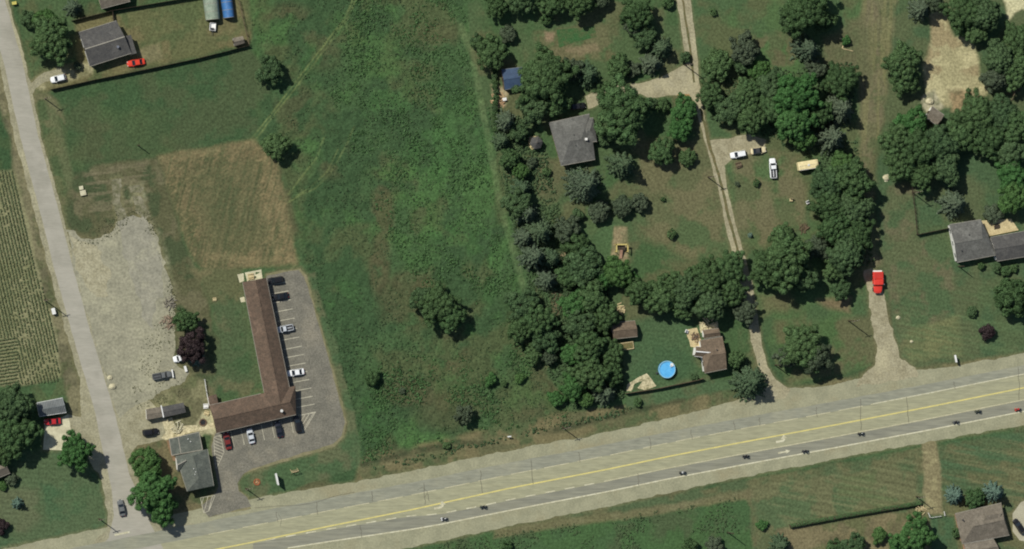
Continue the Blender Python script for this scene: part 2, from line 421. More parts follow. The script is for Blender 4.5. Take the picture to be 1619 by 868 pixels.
# south of the highway
region([(300, 900), (600, 860), (850, 812), (1100, 775), (1380, 722), (1760, 655), (1760, 1100), (300, 1100)], [c3(88, 88, 58), c3(74, 84, 54), c3(66, 84, 54)], sc=8, seed=110, tallness=.12, feather=3)
region([(560, 868), (830, 828), (980, 812), (1172, 778), (1186, 800), (1190, 900), (560, 960)], [c3(54, 84, 48), c3(62, 80, 50), c3(54, 86, 46)], sc=7, seed=111, tallness=.4, feather=3)
region([(780, 835), (960, 812), (1180, 775), (1376, 742), (1376, 752), (1180, 788), (960, 824), (780, 850)], [c3(104, 92, 64), c3(112, 100, 72)], sc=3, seed=113, feather=4, op=.75)
region([(1190, 770), (1440, 735), (1458, 796), (1250, 834), (1200, 850)], [c3(68, 88, 56), c3(78, 90, 56), c3(88, 90, 60)], sc=6, seed=114, feather=6, tallness=.08)
streaks([(1190, 770), (1450, 720), (1760, 660), (1760, 780), (1600, 790), (1455, 800), (1250, 834)], c3(96, 98, 66), 10, .7, 18, .5, .64, .6, 116)
streaks([(1480, 700), (1760, 655), (1760, 790), (1490, 790)], c3(52, 86, 56), 10, 1.6, 20, .48, .62, .6, 118)
region([(1230, 838), (1470, 802), (1490, 830), (1500, 900), (1220, 900)], [c3(110, 96, 68), c3(84, 88, 56), c3(94, 84, 60)], sc=4, seed=119, feather=4)
region([(1470, 815), (1508, 815), (1520, 880), (1470, 880)], [c3(54, 84, 54), c3(62, 82, 52)], sc=5, seed=120, feather=4)
# the strip of garden soil running down to the south-east house
region([(1456, 690), (1476, 690), (1487, 745), (1490, 812), (1466, 815), (1459, 760)], [c3(118, 104, 74), c3(130, 116, 82)], feather=3, sc=2, seed=121)
# properties in the middle
MID = [(742, -60), (1078, -60), (1100, 110), (1125, 250), (1160, 390), (1200, 520), (1215, 600), (990, 640), (900, 650), (850, 560), (835, 460), (805, 330), (775, 190), (740, 70)]
region(MID, [c3(62, 84, 50), c3(78, 84, 54), c3(54, 82, 46)], sc=9, seed=130, tallness=.15, feather=4)
line(STRIP, 10, c3(88, 108, 68), op=.62, seed=12, feather=2.5)
region([(1000, 220), (1120, 225), (1150, 330), (1170, 400), (1090, 410), (1010, 370)], [c3(82, 86, 56), c3(68, 86, 52), c3(98, 90, 62)], sc=8, seed=131, feather=12, op=.85)
region([(850, 245), (900, 262), (895, 300), (865, 325), (845, 300)], [c3(84, 84, 56), c3(74, 82, 52)], sc=4, seed=132, feather=6)
region([(845, 50), (960, 38), (975, 95), (890, 100), (845, 80)], [c3(84, 84, 54), c3(64, 86, 50), c3(88, 88, 58)], sc=4, seed=133, feather=6)
region([(874, 80), (945, 70), (952, 82), (915, 90), (880, 92)], [c3(112, 96, 70), c3(92, 86, 58)], sc=2, seed=134, feather=4)
region([(860, 50), (878, 52), (876, 66), (862, 66)], [c3(126, 100, 78), c3(104, 90, 64)], sc=3, seed=136, feather=4)
region([(984, 510), (1080, 490), (1110, 520), (1095, 560), (1108, 600), (990, 620)], [c3(50, 80, 50), c3(56, 84, 52)], sc=9, seed=137, feather=8, op=.9, tallness=.05)
region([(900, 355), (975, 345), (975, 400), (960, 410), (905, 395)], [c3(58, 86, 50), c3(64, 86, 50)], sc=4, seed=138, feather=8)
region([(971, 358), (992, 358), (994, 412), (986, 416), (964, 404)], [c3(132, 112, 82), c3(110, 100, 70)], sc=2, seed=139, feather=3)
region([(884, 402), (902, 400), (902, 412), (886, 414)], [c3(134, 112, 84)], feather=3)
region([(778, 135), (806, 138), (800, 165), (784, 172)], [c3(150, 128, 98), c3(110, 100, 74)], sc=1.5, seed=140, feather=3)
region([(870, 450), (892, 470), (884, 500), (872, 490)], [c3(92, 78, 58)], feather=4)
region([(990, 612), (1110, 598), (1160, 600), (1190, 612), (1110, 625), (990, 645)], [c3(60, 86, 54), c3(72, 84, 54)], sc=6, seed=141, feather=4, tallness=.08)
# right-hand properties
RIG = [(1088, -60), (1370, -60), (1362, 250), (1385, 425), (1378, 580), (1245, 612), (1210, 540), (1160, 360), (1130, 240), (1110, 150), (1095, 60)]
region(RIG, [c3(58, 84, 50), c3(74, 84, 52), c3(62, 90, 50)], sc=9, seed=150, tallness=.12, feather=3)
region([(1160, 240), (1270, 245), (1275, 360), (1200, 390), (1160, 380)], [c3(78, 84, 54), c3(64, 88, 50), c3(100, 90, 64)], sc=7, seed=151, feather=8, op=.8)
region([(1290, 475), (1345, 470), (1345, 495), (1310, 490)], [c3(120, 90, 68)], feather=6, op=.7)
region([(1200, 465), (1250, 470), (1245, 495), (1205, 495)], [c3(96, 88, 60)], feather=8, op=.6)
region([(1225, 510), (1380, 500), (1384, 575), (1240, 608)], [c3(64, 86, 50), c3(58, 88, 46), c3(86, 84, 56)], sc=8, seed=152, feather=8, op=.85)
region([(1190, 60), (1270, 40), (1268, 120), (1200, 130)], [c3(88, 84, 58), c3(60, 92, 48), c3(72, 84, 52)], sc=5, seed=153, feather=8, op=.8)
PATH = [(1372, -60), (1425, -60), (1420, 140), (1385, 230), (1380, 300), (1398, 420), (1366, 420), (1358, 300), (1362, 220), (1358, 90)]
region(PATH, [c3(96, 92, 64), c3(80, 86, 56), c3(104, 92, 68)], sc=4, seed=155, feather=8, op=.9)
streaks(PATH, c3(110, 106, 66), -88, .9, 20, .5, .62, .5, 157)
region([(1300, 60), (1375, 20), (1380, 130), (1300, 110)], [c3(90, 86, 60), c3(80, 84, 56)], sc=5, seed=158, feather=8, op=.8)
EAST = [(1425, -60), (1760, -60), (1760, 540), (1420, 585), (1412, 520), (1395, 400), (1385, 280), (1400, 150)]
region(EAST, [c3(56, 82, 52), c3(66, 84, 52), c3(72, 84, 54)], sc=10, seed=160, tallness=.1, feather=5)
region([(1395, 290), (1450, 290), (1450, 380), (1500, 380), (1510, 450), (1490, 545), (1425, 560), (1398, 430)], [c3(78, 86, 56), c3(92, 86, 62), c3(62, 84, 52)], sc=6, seed=161, feather=8, op=.85)
region([(1420, 545), (1440, 520), (1515, 500), (1522, 560), (1440, 575)], [c3(98, 100, 62), c3(86, 94, 58)], sc=4, seed=162, feather=6, op=.8)
streaks([(1420, 480), (1620, 440), (1620, 555), (1425, 575)], c3(74, 98, 60), 10, .5, 14, .5, .64, .45, 164)
BARE = [(1470, 10), (1492, 4), (1510, 60), (1536, 62), (1548, 96), (1552, 132), (1570, 140), (1545, 165), (1520, 172), (1485, 168), (1466, 150), (1460, 105), (1470, 60)]
region(BARE, [c3(164, 148, 110), c3(146, 132, 96), c3(136, 116, 84)], sc=5, seed=166, feather=4)
region([(1500, 145), (1540, 142), (1535, 172), (1505, 178)], [c3(110, 94, 66), c3(142, 114, 82)], sc=2.5, seed=167, feather=5)
region([(1584, -20), (1640, -20), (1640, 10), (1605, 20), (1594, 34), (1590, 10)], [c3(176, 164, 128)], feather=3)
region([(1456, 150), (1480, 142), (1492, 170), (1474, 184), (1460, 170)], [c3(150, 138, 116), c3(120, 116, 92)], sc=1.5, seed=168, feather=3)
# mowing stripes
def mow(poly, ang, period, amp, seed):
    a = math.radians(ang)
    v = gx * math.sin(a) + gy * math.cos(a)
    m = (1 - sstep(-6, 6, sdf(poly, wx, wy))) * (.3 + .7 * sstep(.4, .6, fbm(gx, gy, 12, 2, seed)))
    gc[:] = gc * (1 + amp * m * np.sin(v * 2 * math.pi / period + 2 * fbm(gx, gy, 20, 2, seed + 1)))[:, None]
mow(SWL, 4, 1.5, .09, 700)
mow([(984, 510), (1080, 490), (1110, 520), (1108, 600), (990, 620)], 8, 1.4, .05, 702)
mow([(1190, 770), (1450, 720), (1760, 660), (1760, 780), (1600, 790), (1455, 800), (1250, 834)], 11, 2.0, .12, 704)
mow([(1395, 380), (1760, 380), (1760, 540), (1425, 575)], 8, 1.6, .08, 706)
mow(YARD, -70, 1.8, .05, 708)
mow([(1000, 220), (1120, 225), (1170, 400), (1010, 400)], 60, 1.8, .05, 710)
mow(PATH, -88, 1.6, .06, 712)
mow(PLOT, -76, 1.1, .04, 714)
mow(ISL, 12, 1.4, .06, 716)
lum = gc @ np.array([.25, .62, .13])
gc[:] = gc + (lum[:, None] * np.array([1.0, 1.02, .80]) - gc) * (.26 - .05 * np.clip(tall, 0, 1))[:, None]
red = np.clip((gc[:, 0] - gc[:, 1] * .92) / (gc[:, 1] + 1e-6) * 4, 0, 1)
gc[:, 0] *= 1 - .08 * red
# fine unevenness of the growth everywhere
gc *= (0.9 + 0.2 * fbm(gx, gy, 2.2, 3, 200))[:, None]
gc *= (0.93 + 0.14 * fbm(gx, gy, 0.7, 2, 210))[:, None]
gc = np.clip(gc * np.array([1.18, 1.15, 1.06]) * (1 - .08 * np.clip(tall, 0, 1))[:, None], 0.004, 0.9)

def ground_material():
    m, t, b = principled('ground_cover', (0.05, 0.08, 0.04), 0.95, 0.1)
    N, L = t.nodes, t.links
    at = N.new("ShaderNodeAttribute"); at.attribute_name = 'cover'
    pos = N.new("ShaderNodeNewGeometry").outputs['Position']
    def noise(sc, det=3):
        n = N.new("ShaderNodeTexNoise"); n.inputs['Scale'].default_value = sc; n.inputs['Detail'].default_value = det
        n.inputs['Roughness'].default_value = 0.7
        L.new(pos, n.inputs['Vector']); return n.outputs['Fac']
    r = N.new("ShaderNodeMapRange"); r.inputs['From Min'].default_value = 0.36; r.inputs['From Max'].default_value = 0.64; r.clamp = True
    r.inputs['To Min'].default_value = 0.70; r.inputs['To Max'].default_value = 1.30
    L.new(noise(1.35, 5), r.inputs['Value'])
    v = N.new("ShaderNodeVectorMath"); v.operation = 'SCALE'
    L.new(at.outputs['Color'], v.inputs[0]); L.new(r.outputs[0], v.inputs['Scale'])
    L.new(v.outputs[0], b.inputs['Base Color'])
    bp = N.new("ShaderNodeBump"); bp.inputs['Distance'].default_value = 0.35
    mr = N.new("ShaderNodeMath"); mr.operation = 'MULTIPLY_ADD'; mr.inputs[1].default_value = 0.6; mr.inputs[2].default_value = 0.15
    L.new(at.outputs['Alpha'], mr.inputs[0]); L.new(mr.outputs[0], bp.inputs['Strength'])
    L.new(noise(1.1, 4), bp.inputs['Height']); L.new(bp.outputs[0], b.inputs['Normal'])
    return m
# height of the growth: tall meadow stands up in humps; paved and trodden ground is flat
hump = (fbm(gx, gy, 1.5, 2, 305) - 0.5) * 0.5 + (fbm(gx, gy, 2.8, 3, 300) - 0.5) * 0.6 + (fbm(gx, gy, 9, 2, 310) - 0.5) * 0.5
inner = np.where((np.abs(gx) < 165) & (np.abs(gy) < 87), 1.0, 0.0)
gz = np.minimum(hump, 0.35) * np.clip(tall - 0.25, 0, 1) * inner
nX, nY = len(xs), len(ys)
idx = np.arange(nX * nY).reshape(nX, nY)
quads = np.stack([idx[:-1, :-1], idx[1:, :-1], idx[1:, 1:], idx[:-1, 1:]], -1).reshape(-1, 4)

# ------------------------------------------------------------------ sheets laid on the ground
FLAT = []
def sheet(name, pts, z, mat, jit=0.0, seed=0, world=False, step=0.7, flat=True, kind='structure'):
    """a flat sheet from an outline in photograph pixels, its border made uneven by jit metres"""
    w_ = [Vector((p[0], p[1], 0)) if world else P(p[0], p[1], 0) for p in pts]
    if flat: FLAT.append([to_px(q.x, q.y) for q in w_])
    out = []
    n = len(w_)
    for i in range(n):
        a, b = w_[i], w_[(i + 1) % n]
        if jit > 0:
            k = max(1, int((b - a).length / step))
        else:
            k = 1
        for j in range(k):
            q = a.lerp(b, j / k)
            if jit > 0:
                nx = float(fbm(np.array([q.x]), np.array([q.y]), 2.2, 3, seed)[0] - .5) * 2 * jit
                ny = float(fbm(np.array([q.x]), np.array([q.y]), 2.2, 3, seed + 8)[0] - .5) * 2 * jit
                q = q + Vector((nx, ny, 0))
            out.append(q)
    tris = geometry.tessellate_polygon([out])
    v = [(q.x, q.y, z) for q in out]
    fs = []
    for tr in tris:
        a, b, c = (v[i] for i in tr)
        cr = (b[0] - a[0]) * (c[1] - a[1]) - (b[1] - a[1]) * (c[0] - a[0])
        if abs(cr) < 1e-9: continue
        fs.append(tuple(tr) if cr > 0 else (tr[0], tr[2], tr[1]))
    o = link(name, mesh_np(name, v, fs, mat))
    return tag(o, kind=kind)

def offset_line(pts, d0, d1):
    """the strip between two vertical offsets (in photograph pixels) of a polyline"""
    return [(x, y + (d0 if not callable(d0) else d0(x))) for x, y in pts] + [(x, y + (d1 if not callable(d1) else d1(x))) for x, y in reversed(pts)]

m_should = mottled('gravel_shoulder', lin(147, 144, 117), lin(134, 132, 107), 0.25, lin(138, 132, 104), 0.05, fine=0.2, fine_scale=1.8)
m_conc = mottled('worn_concrete_lane', lin(151, 148, 119), lin(141, 139, 113), 0.8, lin(145, 142, 115), 0.04, fine=0.2, fine_scale=2.2, stretch=(math.radians(-11.5), 0.12, 1.0))
m_grey = mottled('grey_asphalt_lane', lin(137, 136, 118), lin(127, 127, 111), 0.9, lin(142, 140, 119), 0.06, fine=0.2, fine_scale=2.0, stretch=(math.radians(-11.5), 0.15, 1.0))
m_dark = mottled('dark_asphalt_lane', lin(120, 119, 105), lin(132, 130, 113), 0.9, lin(127, 125, 108), .05, fine=0.2, fine_scale=2.0, stretch=(math.radians(-11.5), 0.08, 1.0))
m_street = mottled('side_street_asphalt', lin(157, 152, 138), lin(148, 144, 130), 0.3, lin(142, 138, 124), 0.06, fine=0.09, fine_scale=2.0, stretch=(math.radians(76), 0.2, 1.0))
m_sh2 = mottled('street_shoulder_gravel', lin(146, 141, 116), lin(130, 125, 100), 0.3, lin(154, 148, 120), 0.06, fine=0.34, fine_scale=1.8)
m_lot = mottled('parking_asphalt', lin(116, 112, 99), lin(102, 99, 88), 0.3, lin(127, 121, 105), 0.08, fine=0.38, fine_scale=2.2)
m_gravel = mottled('lot_gravel', lin(144, 140, 118), lin(130, 127, 107), 0.22, lin(150, 146, 122), 0.09, fine=0.32, fine_scale=1.3)
m_grav2 = mottled('grey_gravel', lin(143, 139, 121), lin(128, 125, 109), 0.35, lin(150, 146, 124), 0.12, fine=0.36, fine_scale=1.4)
m_drive = mottled('driveway_gravel', lin(153, 146, 119), lin(132, 125, 99), 0.4, lin(162, 154, 124), 0.1, fine=0.34, fine_scale=1.8)
m_white = mottled('white_road_paint', lin(196, 191, 164), lin(172, 166, 136), 0.8, fine=0.12, fine_scale=2)
m_worn = mottled('worn_white_paint', lin(168, 162, 130), lin(186, 179, 148), 0.5, fine=0.12, fine_scale=2)
m_yell = mottled('yellow_road_paint', lin(202, 188, 116), lin(184, 174, 112), 0.5, fine=0.1, fine_scale=2)
m_lotpaint = mottled('faded_stall_paint', lin(184, 178, 156), lin(164, 158, 138), 0.6, fine=0.14, fine_scale=2)
m_crack = mottled('sealed_crack', lin(88, 85, 72), lin(108, 104, 88), 0.8, fine=0.15)
m_strip = mottled('driveway_grass', lin(106, 96, 66), lin(84, 86, 56), 0.5, fine=0.25, fine_scale=1.5)

# the highway
HW = [(-200, 978), (100, 917), (250, 887), (400, 857), (520, 832), (650, 806), (805, 772), (960, 742), (1055, 722), (1180, 698), (1314, 673), (1470, 643), (1619, 613), (1800, 577)]
HWd = []
for (a, b) in zip(HW[:-1], HW[1:]):
    HWd += [(a[0] + (b[0] - a[0]) * k / 6, a[1] + (b[1] - a[1]) * k / 6) for k in range(6)]
HWd.append(HW[-1])
def lerpx(tbl):
    X = [t[0] for t in tbl]; Y = [t[1] for t in tbl]
    return lambda x: float(np.interp(x, X, Y))
nsh = lerpx([(-200, -68), (380, -70), (560, -62), (800, -60), (1000, -58), (1150, -66), (1230, -76), (1300, -64), (1380, -66), (1420, -66), (1500, -56), (1800, -52)])
ssh = lerpx([(-200, 50), (400, 55), (700, 60), (960, 59), (1200, 55), (1400, 54), (1619, 59), (1800, 60)])
lane = lerpx([(-200, 1), (432, 1.5), (650, 9), (690, 16), (760, 18), (1800, 19)])
edge = lerpx([(-200, 14), (457, 21), (690, 33), (800, 35), (1314, 36), (1800, 38)])
north = lerpx([(-200, -28), (400, -26), (805, -21.5), (1800, -21.5)])
nlane = lerpx([(-200, -48), (400, -46), (805, -40), (1314, -37), (1500, -36), (1800, -34)])
sheet('highway_shoulder', offset_line(HWd, nsh, ssh), 0.010, m_should, jit=0.55, seed=400)
sheet('highway', offset_line(HWd, nlane, edge), 0.022, m_conc, jit=0.12, seed=402)
sheet('asphalt_lane', offset_line(HWd, lambda x: nlane(x) - 0.6, north), 0.034, m_grey, jit=0.15, seed=403)
sheet('asphalt_lane', offset_line([p for p in HWd if p[0] > 380], lambda x: lane(x) + 1.2, edge), 0.034, m_dark, jit=0.05, seed=404)
# the side street
ST_L = [(-62, -80), (-24, 0), (6, 100), (32, 217), (62, 330), (88, 434), (112, 520), (150, 651), (172, 751), (190, 812), (207, 880)]
ST_R = [(-18, -80), (8, 0), (36, 100), (61, 217), (92, 330), (118, 434), (142, 520), (181, 651), (205, 751), (222, 800), (246, 880)]
sheet('street_shoulder', [(x - 9, y) for x, y in ST_L[:7]] + [(126, 600), (128, 660), (148, 720), (160, 760), (170, 810), (168, 838), (150, 856), (128, 872), (110, 900), (300, 900), (318, 826), (262, 832), (232, 800), (214, 740), (200, 700), (212, 690)] + [(x + 5, y) for x, y in reversed(ST_R[:8])], 0.012, m_sh2, jit=0.5, seed=410)
sheet('street', ST_L[:8] + [(164, 720), (176, 770), (180, 815), (172, 850), (150, 875)] + [(262, 875), (238, 828)] + [(218, 780)] + list(reversed(ST_R[:9])), 0.026, m_street, jit=0.15, seed=411)
# gravel lot beside the side street
sheet('gravel_lot', [(108, 362), (122, 372), (146, 380), (170, 372), (186, 352), (206, 346), (226, 338), (240, 356), (252, 392), (262, 428), (272, 468), (276, 512), (274, 560), (284, 580), (300, 592), (288, 608), (262, 618), (236, 630), (212, 660), (206, 690), (184, 652), (160, 575), (130, 478), (112, 410)], 0.018, m_gravel, jit=1.4, seed=420)
sheet('sand_patch', [(112, 372), (128, 382), (150, 386), (158, 400), (172, 430), (170, 470), (150, 472), (134, 450), (122, 420)], 0.022, mottled('pale_sand', lin(156, 150, 124), lin(140, 134, 108), 0.5, fine=.35, fine_scale=1.6), jit=1.3, seed=423)
sheet('gravel_patch', [(184, 350), (206, 344), (226, 340), (238, 360), (252, 400), (262, 440), (262, 470), (248, 470), (240, 520), (226, 500), (214, 450), (196, 400)], 0.024, m_grav2, jit=1.2, seed=421)
m_thin = mottled('weedy_gravel', lin(118, 114, 92), lin(92, 92, 66), 0.7, lin(132, 127, 106), .3, fine=.4, fine_scale=1.5)
sheet('gravel_patch', [(179, 284), (189, 283), (193, 318), (200, 350), (186, 356), (180, 320)], 0.022, m_thin, jit=1.1, seed=425)
sheet('gravel_patch', [(206, 294), (222, 291), (228, 300), (222, 306), (208, 304)], 0.022, m_thin, jit=1.2, seed=426)
sheet('gravel_patch', [(208, 312), (224, 309), (230, 326), (238, 340), (224, 342), (212, 328)], 0.022, m_thin, jit=1.2, seed=427)
sheet('gravel_patch', [(258, 420), (268, 440), (274, 470), (276, 500), (264, 505), (258, 470)], 0.028, m_gravel, jit=1.2, seed=428)
sheet('office_drive', [(186, 664), (215, 640), (236, 632), (262, 662), (264, 694), (240, 700), (218, 704), (204, 720), (200, 700)], 0.019, m_sh2, jit=0.5, seed=422)
# motel parking lot
LOT = [(421, 436), (452, 430), (472, 427), (482, 438), (500, 500), (520, 570), (541, 648), (545, 668), (540, 690), (527, 702), (480, 716), (430, 731), (400, 740), (384, 750), (375, 764), (378, 776), (390, 786), (398, 800), (330, 818), (318, 800), (342, 778), (346, 770), (340, 742), (334, 706), (340, 686), (466, 655)]
sheet('lot_gravel_border', [(x + (2.5 if x > 440 else 0), y + (2 if y < 440 else 0) - (5 if y < 440 else 0) + (4 if y > 690 and x > 395 else 0)) for x, y in LOT], 0.014, mottled('lot_edge_gravel', lin(128, 120, 92), lin(108, 106, 76), 0.4, fine=0.35, fine_scale=1.6), jit=0.5, seed=430)
sheet('parking_lot', LOT, 0.026, m_lot, jit=0.3, seed=431)
# driveways of the houses
sheet('driveway', [(1066, -60), (1090, -60), (1092, 0), (1099, 60), (1104, 100), (1107, 150), (1114, 185), (1122, 222), (1150, 219), (1185, 212), (1212, 222), (1206, 240), (1160, 250), (1146, 262), (1150, 300), (1162, 350), (1176, 400), (1190, 450), (1198, 500), (1205, 545), (1214, 580), (1226, 600), (1250, 616), (1240, 630), (1190, 632), (1212, 610), (1200, 585), (1188, 540), (1180, 490), (1166, 430), (1152, 380), (1136, 300), (1120, 242), (1106, 195), (1098, 162), (1090, 152), (1062, 150), (1025, 156), (1012, 148), (985, 150), (930, 172), (925, 152), (960, 136), (1010, 132), (1045, 122), (1075, 106), (1085, 100), (1076, 40), (1070, 0)], 0.014, m_drive, jit=0.3, seed=440)
sheet('driveway_grass', [(1078, 0), (1081, 0), (1095, 90), (1099, 130), (1096, 130), (1091, 90)], 0.024, m_strip, jit=0.25, seed=441, flat=False)
sheet('driveway_grass', [(1106, 172), (1109, 171), (1120, 215), (1140, 282), (1160, 365), (1172, 415), (1169, 416), (1156, 366), (1136, 284), (1116, 218)], 0.024, m_strip, jit=0.3, seed=442, flat=False)
sheet('driveway', [(1366, 428), (1378, 424), (1394, 430), (1396, 462), (1404, 500), (1412, 530), (1424, 566), (1446, 582), (1452, 596), (1350, 612), (1366, 592), (1384, 578), (1386, 552), (1380, 520), (1374, 470)], 0.014, m_drive, jit=0.8, seed=443)
sheet('driveway', [(1640, 782), (1614, 794), (1601, 812), (1601, 840), (1612, 854), (1640, 862)], 0.014, mottled('smooth_grey_drive', lin(168, 162, 138), lin(156, 150, 128), 0.3, fine=0.1), jit=0.1, seed=444)
sheet('driveway', [(71, 672), (108, 655), (113, 684), (100, 712), (68, 711)], 0.020, MT['concrete'], jit=0.05, seed=445)
sheet('driveway', [(44, 134), (70, 114), (95, 107), (104, 112), (102, 126), (74, 128), (56, 140), (48, 152)], 0.014, m_sh2, jit=0.4, seed=446)
sheet('driveway', [(108, 655), (130, 660), (150, 700), (160, 752), (148, 742), (128, 700), (110, 690)], 0.016, m_sh2, jit=0.4, seed=447)
# finish the ground: nothing grows tall under the sheets
keep = np.ones(len(gx))
for poly in FLAT:
    p = np.array(poly)
    bb = (gpx > p[:, 0].min() - 12) & (gpx < p[:, 0].max() + 12) & (gpy > p[:, 1].min() - 12) & (gpy < p[:, 1].max() + 12)
    if bb.any():
        d = sdf(poly, gpx[bb], gpy[bb])
        keep[bb] = np.minimum(keep[bb], sstep(3, 10, d))
        mm = np.zeros(len(gx)); mm[bb] = (1 - sstep(-1, 6, d + 5 * (fbm(gx[bb], gy[bb], 2.5, 3, 77) - 0.5))) * 0.5
        blend(mm, c3(112, 106, 76))
gz = gz * keep
gme = mesh_np('ground', np.stack([gx, gy, gz], 1), quads, ground_material(), smooth=True)
ca = gme.color_attributes.new('cover', 'FLOAT_COLOR', 'POINT')
ca.data.foreach_set('color', np.concatenate([gc, np.clip(tall * (0.4 + 0.6 * keep), 0, 1)[:, None]], 1).astype(np.float32).ravel())
tag(link('ground', gme), kind='structure')
def ground_z(x, y):
    i = int(np.clip(np.searchsorted(xs, x), 0, nX - 1)); j = int(np.clip(np.searchsorted(ys, y), 0, nY - 1))
    return float(gz[i * nY + j])

# ------------------------------------------------------------------ painted markings and cracks
def stripe(name, pts, width, z, mat, dash=None, taper=False):
    """a painted line along photograph pixels; width in metres; dash = (on, off) in metres"""
    w_ = [P(x, y, 0) for x, y in pts]
    mb = MB()
    def seg(a, b):
        d = (b - a); n = Vector((-d.y, d.x, 0)).normalized() * width / 2
        mb.add([(a.x - n.x, a.y - n.y, z), (b.x - n.x, b.y - n.y, z), (b.x + n.x, b.y + n.y, z), (a.x + n.x, a.y + n.y, z)], [(0, 1, 2, 3)])
    if dash is None:
        L_, R_ = [], []
        for i, q in enumerate(w_):
            d = w_[min(i + 1, len(w_) - 1)] - w_[max(i - 1, 0)]
            n = Vector((-d.y, d.x, 0)).normalized() * width / 2
            L_.append((q.x + n.x, q.y + n.y, z)); R_.append((q.x - n.x, q.y - n.y, z))
        k = len(w_)
        mb.add(L_ + R_, [(k + i, k + i + 1, i + 1, i) for i in range(k - 1)])
    else:
        t, on = 0.0, True
        rem = dash[0]
        for a, b in zip(w_[:-1], w_[1:]):
            L = (b - a).length; s = 0
            while s < L:
                e = min(L, s + rem)
                if on and e - s > 0.02: seg(a.lerp(b, s / L), a.lerp(b, e / L))
                rem -= e - s; s = e
                if rem <= 1e-6:
                    on = not on; rem = dash[0] if on else dash[1]
    return tag(mb.build(name, mat), kind='structure')
def along(f, x0, x1, step=20):
    ctr = lerpx(HW)
    n = max(1, int((x1 - x0) / step))
    return [(x0 + (x1 - x0) * k / n, ctr(x0 + (x1 - x0) * k / n) + (f(x0 + (x1 - x0) * k / n) if callable(f) else f)) for k in range(n + 1)]
stripe('centre_line', along(0, 100, 1700), 0.40, 0.046, m_yell)
stripe('lane_line', along(north, 330, 1380), 0.22, 0.048, m_worn, dash=(7.5, 2.6))
stripe('lane_line', along(lambda x: north(x) - .3, 1380, 1700), 0.28, 0.048, m_white)
stripe('lane_line', along(lane, 420, 960), 0.30, 0.046, m_white, dash=(3.0, 3.0))
stripe('lane_line', along(lane, 960, 1700), 0.24, 0.046, m_worn)
stripe('edge_line', along(edge, 455, 1700), 0.38, 0.046, m_white)
stripe('stop_line', [(181, 846), (205, 841)], 0.5, 0.040, m_white)
def arrow(name, px, py, turn):
    """a painted arrow: straight ahead, or bent to the left"""
    c = P(px, py, 0); a = math.atan2(*(P(px + 30, py - 6.1, 0) - c).yx)
    if turn:
        pts = [(-2.0, -.32), (.3, -.32), (.95, .25), (.95, .6), (1.6, .6), (.65, 1.75), (-.35, .6), (.2, .6), (.2, .42), (.05, .32), (-2.0, .32)]
    else:
        pts = [(-1.9, -.22), (.5, -.22), (.5, -.6), (1.9, 0), (.5, .6), (.5, .22), (-1.9, .22)]
    w_ = [(c.x + x * math.cos(a) - y * math.sin(a), c.y + x * math.sin(a) + y * math.cos(a)) for x, y in pts]
    return sheet(name, w_, 0.05, m_white, world=True, flat=False)
arrow('lane_arrow', 697, 802, True)
arrow('lane_arrow', 1237, 697, True)
arrow('lane_arrow', 1240, 714.5, False)
# cracks across the highway slabs and lanes
def crack(x, f0, f1, lean=2, wd=0.12):
    ctr = lerpx(HW); pts = []
    r = random.Random(int(x))
    for k in range(7):
        t = k / 6; pts.append((x + lean * t + r.uniform(-1, 1), ctr(x) + f0 + (f1 - f0) * t))
    return pts
mb_cr = []
for x, a, b in [(437, -40, -24), (500, -42, -22), (587, -42, -26), (670, -38, -4), (676, -20, -8), (760, -38, -2), (840, -38, 0), (915, -36, -20), (1027, -36, -18), (1092, -36, -20), (1200, -34, -21), (1360, -33, 16), (1434, -22, 18), (1508, -32, -20), (1610, -34, 18), (1008, 16, 36), (570, 8, 28), (1160, -36, -22), (1290, -34, -18)]:
    stripe('road_crack', crack(x, a, b), 0.15, 0.052, m_crack)
for pts in [[(402, 803), (440, 800), (470, 799), (500, 794), (530, 784), (560, 778)], [(440, 812), (445, 822), (443, 832)], [(660, 775), (668, 770), (676, 778), (672, 786)]]:
    stripe('road_crack', pts, 0.10, 0.052, m_crack)
# parking stalls
EV_ = (28, -5.2)
rows = [(424.5, 451), (428, 465), (432, 479), (434.5, 493.5), (438, 508), (441, 524), (445, 538), (449, 552.5), (452, 565.5), (455, 579), (458, 592), (461, 605), (464, 618.5), (466.5, 631.5), (469.5, 644), (471.5, 657)]
for x, y in rows:
    stripe('stall_line', [(x, y), (x + EV_[0], y + EV_[1])], 0.19, 0.040, m_lotpaint)
for x in (365, 381, 397, 413, 429, 444, 459):
    y = 688 - 0.228 * (x - 350)
    stripe('stall_line', [(x, y - 2), (x + 5.2, y + 22)], 0.16, 0.040, m_lotpaint)
def hatch(poly, d, gap, name):
    """parallel painted stripes clipped to a polygon (photograph pixels)"""
    p = [Vector((q[0], q[1])) for q in poly]
    n = Vector((-d[1], d[0])).normalized(); dd = Vector(d).normalized()
    t0, t1 = min(q.dot(n) for q in p), max(q.dot(n) for q in p)
    t = t0 + gap * .6
    while t < t1 - gap * .2:
        xs_ = []
        for a, b in zip(p, p[1:] + p[:1]):
            ta, tb = a.dot(n) - t, b.dot(n) - t
            if ta * tb < 0: xs_.append((a.lerp(b, ta / (ta - tb))).dot(dd))
        if len(xs_) >= 2:
            a, b = min(xs_), max(xs_)
            if b - a > 1.5:
                A, B = n * t + dd * a, n * t + dd * b
                stripe(name, [(A.x, A.y), (B.x, B.y)], 0.15, 0.040, m_lotpaint)
        t += gap
    for a, b in zip(p, p[1:] + p[:1]):
        stripe(name, [(a.x, a.y), (b.x, b.y)], 0.15, 0.043, m_lotpaint)
hatch([(472, 657), (499, 651), (479, 684)], (10, -16), 5.0, 'hatch_line')
